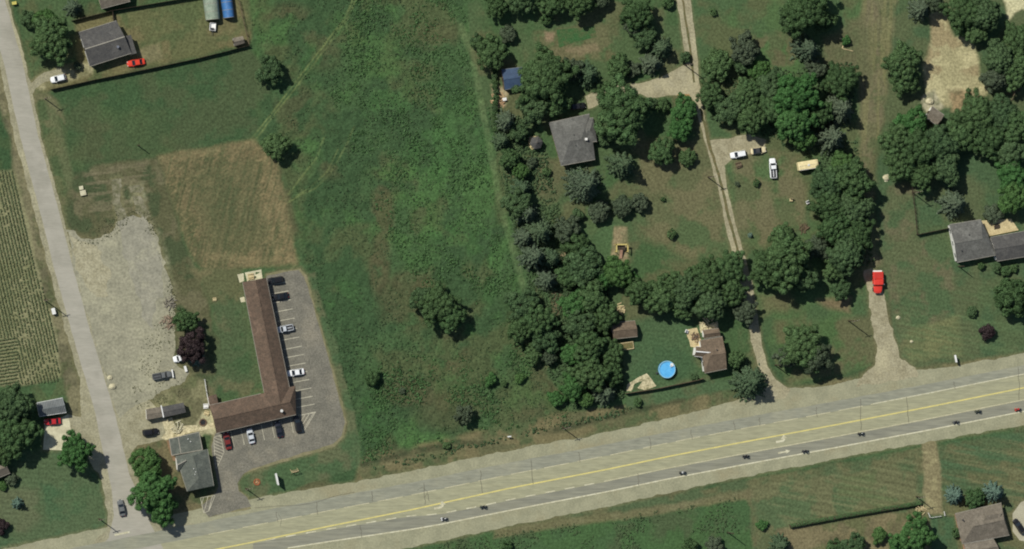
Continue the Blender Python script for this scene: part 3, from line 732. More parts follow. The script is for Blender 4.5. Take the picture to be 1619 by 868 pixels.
hatch([(338, 691), (349, 688), (354, 715), (342, 742), (339, 715)], (14, 6), 4.6, 'hatch_line')
hatch([(317, 787), (340, 783), (330, 808), (322, 811)], (-6, 24), 6.5, 'hatch_line')
# ================================================================== BUILDINGS
def solid_roof(mb, tops, thick=0.18):
    """roof planes as slabs: each plane gets its own thickness straight down"""
    for pl in tops:
        n = len(pl)
        v = [tuple(p) for p in pl] + [(p[0], p[1], p[2] - thick) for p in pl]
        f = [tuple(range(n)), tuple(range(2 * n - 1, n - 1, -1))] + [(i, n + i, n + (i + 1) % n, (i + 1) % n) for i in range(n)]
        mb.add(v, f)

def inset(pts, d):
    """move the sides of a polygon inwards by d metres"""
    n = len(pts); out = []
    area = sum(pts[i].x * pts[(i + 1) % n].y - pts[(i + 1) % n].x * pts[i].y for i in range(n))
    s = 1 if area > 0 else -1
    for i in range(n):
        a, b, c = pts[i - 1], pts[i], pts[(i + 1) % n]
        d1 = Vector((b.x - a.x, b.y - a.y)).normalized(); d2 = Vector((c.x - b.x, c.y - b.y)).normalized()
        n1 = Vector((-d1.y, d1.x)) * s; n2 = Vector((-d2.y, d2.x)) * s
        k = (n1 + n2); k = k / max(0.3, 1 + n1.dot(n2))
        out.append(Vector((b.x + k.x * d, b.y + k.y * d, 0)))
    return out

def window(root, a, b, t, z0, wd, ht, door=False, trim='frame', name=None):
    """a window or door on the wall from a to b (outward side to the right of a->b when walked), at fraction t"""
    d = (b - a); L = d.length; d = d / L
    n = Vector((d.y, -d.x, 0))
    c = a + d * (L * t)
    ang = math.atan2(d.y, d.x)
    f = MB()
    o = 0.05
    if door:
        f.box(-wd / 2, -o, z0, wd / 2, o, z0 + ht)
        fo = f.build(name or 'door', MT['wood_dark'] if trim == 'frame' else MT[trim], root)
        h = MB().box(wd * .32, -o - .05, z0 + ht * .47, wd * .40, -o - .002, z0 + ht * .52).build('handle', MT['chrome'], fo)
    else:
        t_ = 0.07
        f.box(-wd / 2, -o, z0, wd / 2, o, z0 + t_).box(-wd / 2, -o, z0 + ht - t_, wd / 2, o, z0 + ht)
        f.box(-wd / 2, -o, z0 + t_, -wd / 2 + t_, o, z0 + ht - t_).box(wd / 2 - t_, -o, z0 + t_, wd / 2, o, z0 + ht - t_)
        fo = f.build('window', MT[trim], root)
        MB().box(-wd / 2 + t_, -o * .4, z0 + t_, wd / 2 - t_, o * .4, z0 + ht - t_).build('pane', MT['glass'], fo)
    fo.location = (c.x, c.y, 0); fo.rotation_euler = (0, 0, ang)
    return fo

class House:
    """world-space builder; the Empty stands at the middle of the base"""
    def __init__(s, name, label, cat, ctr_px, group=None):
        c = P(*ctr_px); s.c = Vector((c.x, c.y, 0))
        s.root = empty(name, s.c, 0, label, cat, group)
    def loc(s, pts, z): return [P(x, y, z) - s.c for x, y in pts]
    def gable(s, eaves, he, hr, roofmat, wallmat, hips=(0, 0), name='roof', over=0.4, walls=True, wins=True, trim='gutter', trimon=True, cap=None):
        """eaves: four pixels A,B,C,D; AB and DC are the eaves, the ridge runs from the middle of DA to the middle of BC"""
        A, B, C, D_ = s.loc(eaves, he)
        r0, r1 = (A + D_) / 2, (B + C) / 2
        u = (r1 - r0).normalized()
        r0, r1 = r0 + u * hips[0], r1 - u * hips[1]
        R0, R1 = Vector((r0.x, r0.y, hr)), Vector((r1.x, r1.y, hr))
        mb = MB()
        planes = [[A, B, R1, R0], [C, D_, R0, R1]]
        if hips[0] > 0: planes.append([D_, A, R0])
        if hips[1] > 0: planes.append([B, C, R1])
        # keep counter-clockwise seen from above
        pl2 = []
        for p in planes:
            nz = (p[1] - p[0]).cross(p[2] - p[0]).z
            pl2.append(p if nz > 0 else p[::-1])
        solid_roof(mb, pl2)
        ro = mb.build(name, roofmat, s.root)
        cap = MB().bar(R0 + Vector((0, 0, .005)), R1 + Vector((0, 0, .005)), 0.3, 0.05).build('ridge_cap', MT[cap] if cap else roofmat, ro)
        if walls:
            ins = inset([A, B, C, D_], over)
            zt = he - 0.19
            mb = MB()
            area = sum(ins[i].x * ins[(i + 1) % 4].y - ins[(i + 1) % 4].x * ins[i].y for i in range(4))
            if area < 0: ins = ins[::-1]
            mb.prism(ins, 0.0, zt)
            if hips[0] == 0 or hips[1] == 0:
                for (p, q, rr, h) in ((A, D_, R0, hips[0]), (B, C, R1, hips[1])):
                    if h == 0:
                        m = (p + q) / 2; k = ((A + B + C + D_) / 4 - m).normalized()
                        pp, qq = p.lerp(q, .06) + k * over, q.lerp(p, .06) + k * over
                        mm = Vector((m.x, m.y, 0)) + Vector((k.x, k.y, 0)) * over
                        v = [(pp.x, pp.y, zt - .01), (qq.x, qq.y, zt - .01), (mm.x, mm.y, hr - .32)]
                        v2 = [(x + k.x * .12, y + k.y * .12, z) for x, y, z in v]
                        mb.add(v + v2, [(0, 1, 2), (5, 4, 3), (0, 3, 4, 1), (1, 4, 5, 2), (2, 5, 3, 0)])
            s.wall = mb.build('wall', wallmat, s.root)
            s.ins = [Vector((q.x, q.y, 0)) for q in ins]
        if trimon:
            for p, q in ((A, B), (C, D_)):
                g = MB().bar(p + Vector((0, 0, -.14)), q + Vector((0, 0, -.14)), 0.16, 0.15)
                g.build('gutter', MT[trim], s.root)
        return ro
    def openings(s, per=3.2, door_side=0, ht=1.2, z0=0.95, wall_trim='frame', doors=1):
        for i in range(len(s.ins)):
            a, b = s.ins[i], s.ins[(i + 1) % len(s.ins)]
            L = (b - a).length
            if L < 1.6: continue
            n = max(1, int(L / per))
            for k in range(n):
                t = (k + .5) / n
                if i == door_side and k == n // 2:
                    window(s.root, a, b, t, 0.02, 0.95, 2.05, door=True)
                else:
                    window(s.root, a, b, t, z0, min(1.4, L / n * .55), ht, trim=wall_trim)
    def vent(s, px, py, z, mat='chrome', r=0.12, h=0.45, name='vent', ro=None):
        c = P(px, py, z) - s.c
        MB().tube((c.x, c.y, z - .35), (c.x, c.y, z + h), r, n=8).tube((c.x, c.y, z + h), (c.x, c.y, z + h + .08), r * 1.6, n=8).build(name, MT[mat], s.root)
    def chimney(s, px, py, z, mat='brick_wall', w_=0.35, h=0.8):
        c = P(px, py, z) - s.c
        MB().box(c.x - w_, c.y - w_, z - .8, c.x + w_, c.y + w_, z + h).box(c.x - w_ - .06, c.y - w_ - .06, z + h, c.x + w_ + .06, c.y + w_ + .06, z + h + .1).build('chimney', MT[mat], s.root)

# --- the motel: two brown shingled wings in an L
def build_motel():
    h = House('motel', 'long L-shaped motel with brown shingled roofs beside the marked parking lot', 'motel', (420, 600))
    he, hr = 2.9, 4.5
    V = [(383, 446), (414, 640), (460, 640), (421, 440)]
    A, B, C, D_ = h.loc([(383.5, 446), (421.5, 640), (463.5, 640), (421, 439)], he)
    top = (A + D_) / 2; bot = (B + C) / 2
    T = Vector((top.x, top.y, hr)); Bt = Vector((bot.x, bot.y, hr - .03))
    mb = MB(); solid_roof(mb, [[A, B, Bt, T], [C, D_, T, Bt]])
    ro = mb.build('roof', MT['roof_motel'], h.root)
    MB().bar(T + Vector((0, 0, .005)), Bt + Vector((0, 0, .005)), .3, .05).build('ridge_cap', MT['roof_motel'], ro)
    for p, q in ((A, B.lerp(A, .1)), (C.lerp(D_, .02), D_)):
        MB().bar(p + Vector((0, 0, -.14)), q + Vector((0, 0, -.14)), .16, .15).build('gutter', MT['gutter'], h.root)
    W = [(330.5, 641), (467, 610), (468, 655.5), (342, 685)]
    a, b, c, d = h.loc(W, he)
    r0, r1 = (a + d) / 2, (b + c) / 2
    u = (r1 - r0).normalized()
    R0 = Vector((r0.x, r0.y, hr)); r1 = r1 - u * 2.0; R1 = Vector((r1.x, r1.y, hr))
    mb = MB(); solid_roof(mb, [[d, c, R1, R0], [b, a, R0, R1], [c, b, R1]])
    ro2 = mb.build('roof', MT['roof_motel'], h.root)
    MB().bar(R0 + Vector((0, 0, .006)), R1 + Vector((0, 0, .006)), .3, .05).build('ridge_cap', MT['roof_motel'], ro2)
    for p, q in ((d, c), (a, a.lerp(b, .6))):
        MB().bar(p + Vector((0, 0, -.14)), q + Vector((0, 0, -.14)), .16, .15).build('gutter', MT['gutter'], h.root)
    zt = he - .2
    iv = inset([A, D_, C, B], .55); iw = inset([a, b, c, d], .55)
    def ccw(p):
        return p if sum(p[i].x * p[(i + 1) % len(p)].y - p[(i + 1) % len(p)].x * p[i].y for i in range(len(p))) > 0 else p[::-1]
    iv, iw = ccw(iv), ccw(iw)
    mbw = MB().prism(iv, 0, zt)
    k = (Bt - T).normalized()
    def tri(p, q, m, kk):
        v = [(p.x, p.y, zt - .01), (q.x, q.y, zt - .01), (m.x, m.y, hr - .3)]
        v2 = [(x + kk.x * .12, y + kk.y * .12, z) for x, y, z in v]
        mbw.add(v + v2, [(0, 1, 2), (5, 4, 3), (0, 3, 4, 1), (1, 4, 5, 2), (2, 5, 3, 0)])
    kk = Vector((k.x, k.y, 0)).normalized() * .55
    tri(A.lerp(D_, .07) + kk, D_.lerp(A, .07) + kk, T + kk, kk)
    ku = Vector((u.x, u.y, 0)).normalized() * .55
    tri(a.lerp(d, .07) + ku, d.lerp(a, .07) + ku, R0 + ku, ku)
    mbw.build('wall', MT['beige_wall'], h.root)
    MB().prism(iw, 0, zt - .004).build('wall', MT['beige_wall'], h.root)
    # a door and a window for every room on the parking side
    def rooms(p, q, n):
        p, q = Vector((p.x, p.y, 0)), Vector((q.x, q.y, 0))
        for i in range(n):
            window(h.root, p, q, (i + .3) / n, .05, .95, 2.05, door=True)
            window(h.root, p, q, (i + .7) / n, .85, 1.5, 1.25)
    def edge_of(poly, mid):
        best = min(range(len(poly)), key=lambda i: ((poly[i] + poly[(i + 1) % len(poly)]) / 2 - mid).length)
        return poly[best], poly[(best + 1) % len(poly)]
    mz = lambda p, q: Vector(((p.x + q.x) / 2, (p.y + q.y) / 2, 0))
    p, q = edge_of(iv, mz(C, D_)); rooms(p, q.lerp(p, .0), 12)
    p, q = edge_of(iw, mz(c, d)); rooms(p, q, 7)
    p, q = edge_of(iv, mz(A, B))
    p, q = Vector((p.x, p.y, 0)), Vector((q.x, q.y, 0))
    for i in range(10): window(h.root, p, q, (i + .5) / 12 + .02, 1.3, .9, .7)
    h.vent(445, 649.5, hr - .2, 'frame', .28, .35)
    # small lean-to at the rear corner
    l = h.loc([(329, 627), (342, 623), (345, 638), (332, 642)], 2.3)
    mb = MB(); solid_roof(mb, [[l[3], l[2], l[1], l[0]]], .15)
    mb.build('lean_to_roof', MT['roof_motel'], h.root)
    li = ccw(inset(l, .2)); MB().prism(li, 0, 2.14).build('lean_to_wall', MT['beige_wall'], h.root)
build_motel()

# --- the motel office beside the side street: hip roof with a front gable and a flat-roofed annex
h = House('office_house', 'house with grey-green hip roof and flat annex between the parking lot and side street', 'house', (305, 730))
h.gable([(338, 768), (328, 710), (278, 721), (296, 777)], 4.0, 5.5, MT['roof_office'], MT['beige_wall'], hips=(3.2, 1.0), over=.5)
h.openings(3.4, door_side=1)
for px, py in ((306, 741), (309, 746), (308, 750)): h.vent(px, py, 5.3, 'frame', .08, .3)
h.gable([(281, 747), (295, 733), (292, 722), (278.5, 723)], 4.05, 5.1, MT['roof_office'], MT['white_wall'], over=.3, name='porch_roof', trimon=False, cap='gutter')
# annex
l = h.loc([(267.5, 694), (314.5, 683), (320, 711), (271.5, 720)], 2.7)
mb = MB(); solid_roof(mb, [[l[3], l[2], l[1], l[0]]], .2); fr = mb.build('annex_roof', MT['roof_office'], h.root)
for a, b in ((l[0], l[1]), (l[3], l[2]), (l[1], l[2]), (l[0], l[3]), (l[0].lerp(l[1], .3), l[3].lerp(l[2], .3))):
    MB().bar(a + Vector((0, 0, .004)), b + Vector((0, 0, .004)), .22, .06).build('roof_edging', MT['gutter'], fr)
MB().prism(inset([l[3], l[2], l[1], l[0]], .3), 0, 2.49).build('annex_wall', MT['beige_wall'], h.root)
for px, py in ((297, 694), (301, 698)): h.vent(px, py, 2.7, 'frame', .1, .3)

# --- long low shed north of the office, in two roofs
h = House('garden_shed', 'long low shed with one brown and one dark grey roof section behind the office', 'shed', (262, 650))
h.gable([(256, 643), (290, 636.5), (294, 652), (259, 660)], 2.4, 2.75, MT['roof_dark'], MT['grey_wall'], over=.15, trimon=False)
h.openings(3, 0, .8, 1.1)
h.gable([(231, 647), (254, 643), (257, 659), (232, 664)], 2.3, 2.55, MT['roof_taupe'], MT['white_wall'], over=.15, trimon=False, name='roof')
a, b = h.loc([(254.6, 641), (258.6, 660)], 2.6)
MB().bar(a, b, .3, .06).build('roof_joint', MT['white_paint'], h.root)

# --- house in the north-west yard
h = House('farmhouse', 'house with dark three-plane roof standing by the big tree in the fenced north-west yard', 'house', (170, 75))
h.gable([(124.5, 51), (184, 32.5), (208, 84), (142, 105)], 3.2, 4.6, MT['roof_dark'], MT['white_wall'], over=.35, cap='gutter')
h.openings(3.0, 3)
l = h.loc([(193, 58), (207, 55), (216, 84), (206, 87)], 2.9)
mb = MB(); solid_roof(mb, [[l[3] , l[2], l[1], l[0]]], .18); mb.build('side_roof', MT['roof_dark'], h.root)
MB().prism(inset([l[3], l[2], l[1], l[0]], .25), 0, 2.7).build('side_wall', MT['white_wall'], h.root)
h.vent(186, 74, 4.2, 'chrome', .25, .5)
a, b = h.loc([(136, 77.5), (195, 59.5)], 4.55)
h = House('neighbour_house', 'brown-roofed house cut off by the top edge above the long dark fence', 'house', (180, -6))
h.gable([(150, -22), (196, -32), (206, 2), (160, 14)], 2.9, 4.3, MT['roof_taupe'], MT['beige_wall'], over=.4)
h.openings(3.4, 3)

# --- round-topped shelters beside each other
def barrel_shelter(name, label, cat, ctr, foot, hgt, mat, wall):
    h = House(name, label, cat, ctr)
    A, B, C, D_ = [Vector((q.x, q.y, 0)) for q in h.loc(foot, 0)]      # A,B one end (left, right); D,C the other end
    n = 14; mb = MB()
    V, F = [], []
    for (p, q) in ((A, B), (D_, C)):
        for k in range(n + 1):
            t = math.pi * k / n
            x = p.lerp(q, (1 - math.cos(t)) / 2)
            V.append((x.x, x.y, .25 + (hgt - .25) * math.sin(t) ** .75))
    for k in range(n): F.append((k, k + 1, n + 2 + k, n + 1 + k))
    V2 = [(x, y, z - .06) for x, y, z in V]; m = len(V)
    F += [tuple(m + i for i in f[::-1]) for f in list(F)]
    F += [(0, n + 1, m + n + 1, m), (n, m + n, m + 2 * n + 1, 2 * n + 1)]
    mb.add(V + V2, F); mb.build('cover', mat, h.root, smooth=True)
    for (p, q) in ((A, B), (D_, C)):
        e = MB(); e.add([V[k if p is A else n + 1 + k] for k in range(n + 1)], [tuple(range(n + 1))])
        e.build('end_wall', wall, h.root)
    for t in (.0, .25, .5, .75, 1.0):
        hb = MB()
        for k in range(n):
            i, j = k, k + 1
            a = Vector(V[i]).lerp(Vector(V[n + 1 + i]), t); b = Vector(V[j]).lerp(Vector(V[n + 1 + j]), t)
            hb.tube(a, b, .06, n=5)
        hb.build('hoop', MT['gutter'], h.root)
barrel_shelter('hoop_shelter', 'grey-green canvas hoop shelter at the north fence of the yard', 'shelter', (332, 8), [(325, 32), (347, 30), (343, -20), (318, -18)], 2.9, MT['canvas_green'], MT['canvas_green'])
barrel_shelter('hoop_shelter', 'blue tarpaulin hoop shelter right of the grey-green one', 'shelter', (358, 5), [(353, 29), (370, 27), (364, -22), (346, -20)], 2.6, MT['tarp_blue'], MT['tarp_blue'])
h = House('small_shed', 'small grey shed in the corner of the fenced yard', 'shed', (377, 66))
h.gable([(368, 60), (384, 57), (387, 68), (371, 73)], 2.0, 2.6, MT['roof_taupe'], MT['grey_wall'], over=.15, trimon=False)
h.openings(2.5, 3, .7, 1.0)

# --- ribbed metal shed by the white drive on the west side of the street
h = House('metal_shed', 'ribbed grey metal garage at the end of the pale concrete drive', 'garage', (82, 644))
h.gable([(58, 637), (99, 629), (105, 652), (62, 658.5)], 2.8, 3.4, MT['metal_roof'], MT['white_wall'], over=.2, trim='white_paint')
A, B, C, D_ = h.loc([(58, 637), (99, 629), (105, 652), (62, 658.5)], 2.83)
r0, r1 = (A + D_) / 2, (B + C) / 2
ribs = MB()
for k in range(1, 16):
    t = k / 16
    m = r0.lerp(r1, t); m = Vector((m.x, m.y, 3.41))
    ribs.bar(A.lerp(B, t), m, .09, .06); ribs.bar(D_.lerp(C, t), m, .09, .06)
ribs.build('roof_rib', MT['roof_dark'], h.root)
h.openings(3.6, 0, .9, 1.1)
h = House('corner_house', 'house with taupe roof corner showing at the left edge by the dark tree', 'house', (-14, 745))
h.gable([(-50, 745), (5, 727), (16, 748), (-44, 772)], 2.8, 4.0, MT['roof_taupe'], MT['brick_wall'], over=.4)
h.openings(3.4, 3)

# --- house among the trees right of the meadow
h = House('tree_house', 'house with wide grey hip roof enclosed by trees right of the meadow', 'house', (908, 222))
h.gable([(887, 262), (941, 252), (932, 180), (868, 194)], 2.9, 4.5, MT['roof_grey'], MT['brick_wall'], hips=(4.2, 3.8), over=.55)
h.openings(3.4, 1)
h.gable([(922, 226), (944, 223.5), (938, 186), (915, 189)], 2.95, 4.0, MT['roof_grey'], MT['brick_wall'], hips=(1.8, 1.8), name='wing_roof', over=.5)
h.chimney(926, 220, 3.8, 'white_wall', .3, .7)
for px, py in ((901, 224), (910, 230), (907, 213)): h.vent(px, py, 4.0, 'dark_metal', .1, .35)
h = House('workshop', 'small workshop with blue metal roof at the edge of the tall meadow', 'workshop', (809, 125))
h.gable([(793, 110), (825, 106), (826, 137), (798, 142)], 2.6, 3.3, MT['roof_blue'], MT['wood'], over=.2, trim='metal_roof')
h.openings(3.2, 3, .9, 1.0)

def gazebo():
    c = P(848, 226)
    r = empty('gazebo', (c.x - .5, c.y, 0), 0, 'hexagonal gazebo with dark shingled roof west of the grey-roofed house', 'gazebo')
    R, hz, ht = 2.0, 2.3, 3.5
    pts = [(R * math.cos(k * math.pi / 3 + .2), R * math.sin(k * math.pi / 3 + .2)) for k in range(6)]
    mb = MB(); solid_roof(mb, [[Vector((*pts[k], hz)), Vector((*pts[(k + 1) % 6], hz)), Vector((0, 0, ht))] for k in range(6)], .12)
    mb.build('roof', MT['roof_dark'], r)
    for k in range(6): MB().tube((pts[k][0] * .9, pts[k][1] * .9, .1), (pts[k][0] * .9, pts[k][1] * .9, hz - .02), .08).build('post', MT['wood_pale'], r)
    for k in range(1, 6):
        MB().bar((pts[k][0] * .9, pts[k][1] * .9, .85), (pts[(k + 1) % 6][0] * .9, pts[(k + 1) % 6][1] * .9, .85), .08, .08).build('railing', MT['wood_pale'], r)
    MB().prism([(x * 1.15, y * 1.15) for x, y in pts], .0, .12).build('deck', MT['wood_pale'], r)
    MB().dome((0, 0, ht - .02), .12, .12, .3).build('finial', MT['wood'], r)
gazebo()

# --- house with the round pool
h = House('pool_house', 'house with brown roof and white front gable east of the round blue pool', 'house', (1128, 562))
h.gable([(1114, 590), (1149, 583), (1142, 532), (1107, 538)], 3.7, 5.1, MT['roof_brown'], MT['white_wall'], over=.4, hips=(2.0, 0))
h.openings(3.2, 1)
h.gable([(1113, 535), (1139, 531), (1136, 519), (1111, 522)], 2.7, 3.4, MT['roof_brown'], MT['white_wall'], name='rear_roof', over=.3)
h.gable([(1098, 563), (1122, 566), (1122, 549), (1100, 548)], 3.65, 4.8, MT['roof_brown'], MT['white_wall'], name='porch_roof', over=.3, trim='white_paint', cap='white_paint')
h.vent(1133, 553, 4.8, 'dark_metal', .12, .4)
h = House('garden_hut', 'brown-roofed hut on the pool lawn against the trees', 'hut', (986, 522))
h.gable([(965, 510), (1004, 507), (1008, 532), (970, 536)], 2.5, 3.5, MT['roof_brown'], MT['brown_wall'], over=.25)
h.openings(3, 0, .8, 1.0)

# --- long grey-roofed house at the right edge
h = House('ranch_house', 'long grey-roofed house with white west wall and pale deck at the right edge', 'house', (1560, 385))
h.gable([(1513, 415), (1576, 403), (1551, 347), (1501, 355)], 3.0, 4.5, MT['roof_grey'], MT['white_wall'], over=.35, hips=(0.0, 2.5))
h.openings(3.2, 1)
h.gable([(1576, 413), (1650, 401), (1638, 362), (1566, 375)], 2.9, 4.1, MT['roof_dark'], MT['white_wall'], over=.35, name='wing_roof')
h.openings(3.2, 0)
for px, py in ((1532, 371), (1531, 381), (1536, 380), (1520, 396)): h.vent(px, py, 3.9, 'dark_metal', .12, .35)
dk = h.loc([(1549, 349), (1598, 346), (1610, 364), (1560, 374)], 0)
MB().prism(dk[::-1], 0.02, .45).build('deck', MT['wood_pale'], h.root)

h = House('garden_house', 'small brown square-roofed cabin beside the bare sandy clearing', 'cabin', (1478, 184))
h.gable([(1464, 185), (1481, 198), (1493, 182), (1474, 168)], 2.4, 3.1, MT['roof_taupe'], MT['white_wall'], over=.2)
h.openings(2.6, 3, .8, 1.0)

# --- house in the south-east corner
h = House('corner_bungalow', 'bungalow with taupe hip roof in the lower right corner', 'house', (1553, 828))
h.gable([(1521, 860), (1596, 846), (1583, 795), (1510, 812)], 2.9, 4.6, MT['roof_taupe'], MT['brick_wall'], hips=(4.2, .9), over=.55)
h.openings(3.3, 2)
A, B, C, D_ = h.loc([(1521, 860), (1596, 846), (1583, 795), (1510, 812)], 2.9)
h.gable([(1528, 885), (1582, 875), (1571, 852), (1524, 860)], 2.8, 3.6, MT['roof_taupe'], MT['brick_wall'], name='wing_roof', over=.4)
h.vent(1522, 822, 4.1, 'dark_metal', .15, .4)
l = h.loc([(1549, 837), (1574, 832), (1584, 811), (1559, 815)], 4.25)
mb = MB(); solid_roof(mb, [[l[0] + Vector((0, 0, -.2)), l[1] + Vector((0, 0, -.2)), l[2] + Vector((0, 0, .22)), l[3] + Vector((0, 0, .22))]], .1)
mb.build('roof_panel', MT['roof_taupe'], h.root)

# ------------------------------------------------------------------ paved spots
def paving(name, px, mat, z=.03, jit=.0, seed=0):
    return sheet(name, px, z, mat, jit=jit, seed=seed)
paving('patio', [(387, 431), (413, 426), (415, 440), (391, 446)], MT['concrete'], .05)
paving('patio', [(375, 434), (385, 432), (386, 444), (379, 447)], MT['concrete'], .05)
paving('patio', [(379, 471), (386, 469), (388, 477), (381, 478)], MT['concrete'], .05)
m_pav = mottled('patio_slabs', lin(196, 186, 150), lin(160, 150, 118), 1.2, lin(120, 116, 84), .5, fine=.3, fine_scale=2.5)
paving('patio', [(255, 664), (272, 660), (276, 676), (300, 672), (318, 672), (338, 668), (340, 676), (302, 684), (262, 696), (254, 692), (262, 684)], m_pav, .042, .25, 9)
paving('patio', [(1084, 521), (1102, 518), (1108, 536), (1106, 550), (1092, 548)], MT['wood_pale'], .05, .2, 3)
paving('patio', [(1104, 512), (1112, 508), (1116, 514), (1134, 508), (1136, 520), (1108, 526)], m_pav, .05, .3, 5)
paving('patio', [(992, 608), (1010, 596), (1022, 590), (1038, 610), (1020, 616), (1008, 614), (1016, 602), (1004, 606), (998, 618), (990, 618)], m_pav, .05, .3, 7)
paving('patio', [(1398, 288), (1399, 277), (1404, 275), (1407, 281), (1403, 287)], MT['concrete'], .05, .2, 4)
paving('garden_bed', [(880, 47), (900, 45), (940, 41), (943, 58), (908, 67), (884, 75)], mottled('garden_greens', lin(54, 88, 50), lin(68, 86, 52), 0.5, lin(84, 88, 58), .3, fine=.4, fine_scale=2), .03, .2, 3)
paving('garden_bed', [(1070, 150), (1090, 148), (1094, 156), (1075, 158)], mottled('orange_soil', lin(176, 138, 94), lin(150, 112, 78), 1.0, fine=.2), .04, .2, 6)
m_ob = mottled('brick_border', lin(130, 104, 80), lin(110, 92, 70), 1.0, fine=.25)
paving('garden_bed', [(263, 697), (267, 696), (276, 722), (280, 730), (273, 728)], m_ob, .032, .2, 8)
# ================================================================== VEHICLES
def loft(mb, secs, close=True):
    """secs: list of rings (same number of points)"""
    n = len(secs[0]); b = len(mb.v)
    for r in secs: mb.v += [tuple(p) for p in r]
    for i in range(len(secs) - 1):
        for k in range(n):
            mb.f.append((b + i * n + k, b + i * n + (k + 1) % n, b + (i + 1) * n + (k + 1) % n, b + (i + 1) * n + k))
    mb.f.append(tuple(b + k for k in range(n - 1, -1, -1)))
    mb.f.append(tuple(b + (len(secs) - 1) * n + k for k in range(n)))
    return mb
def ring(x, hw, z0, z1, r=.12):
    """a rounded rectangle across the car at x"""
    r = min(r, hw * .9, (z1 - z0) * .45)
    return [(x, -hw + .04, z0), (x, hw - .04, z0), (x, hw, z0 + r), (x, hw, z1 - r), (x, hw - r, z1 - r * .15), (x, 0, z1 + .02), (x, -hw + r, z1 - r * .15), (x, -hw, z1 - r), (x, -hw, z0 + r)]
def wheel(parent, x, y, r, wd=.22):
    t = MB(); n = 14
    v = []
    for (yy, rr) in ((-wd / 2, r * .86), (-wd * .38, r), (wd * .38, r), (wd / 2, r * .86)):
        v.append([(rr * math.cos(2 * math.pi * k / n), yy, rr * math.sin(2 * math.pi * k / n)) for k in range(n)])
    loft(t, v)
    o = t.build('wheel', MT['rubber'], parent, smooth=False); o.location = (x, y, r)
    s = 1 if y > 0 else -1
    MB().tube((0, s * wd * .3, 0), (0, s * (wd / 2 + .012), 0), r * .58, r * .5, 10).build('rim', MT['chrome'], o)
    return o

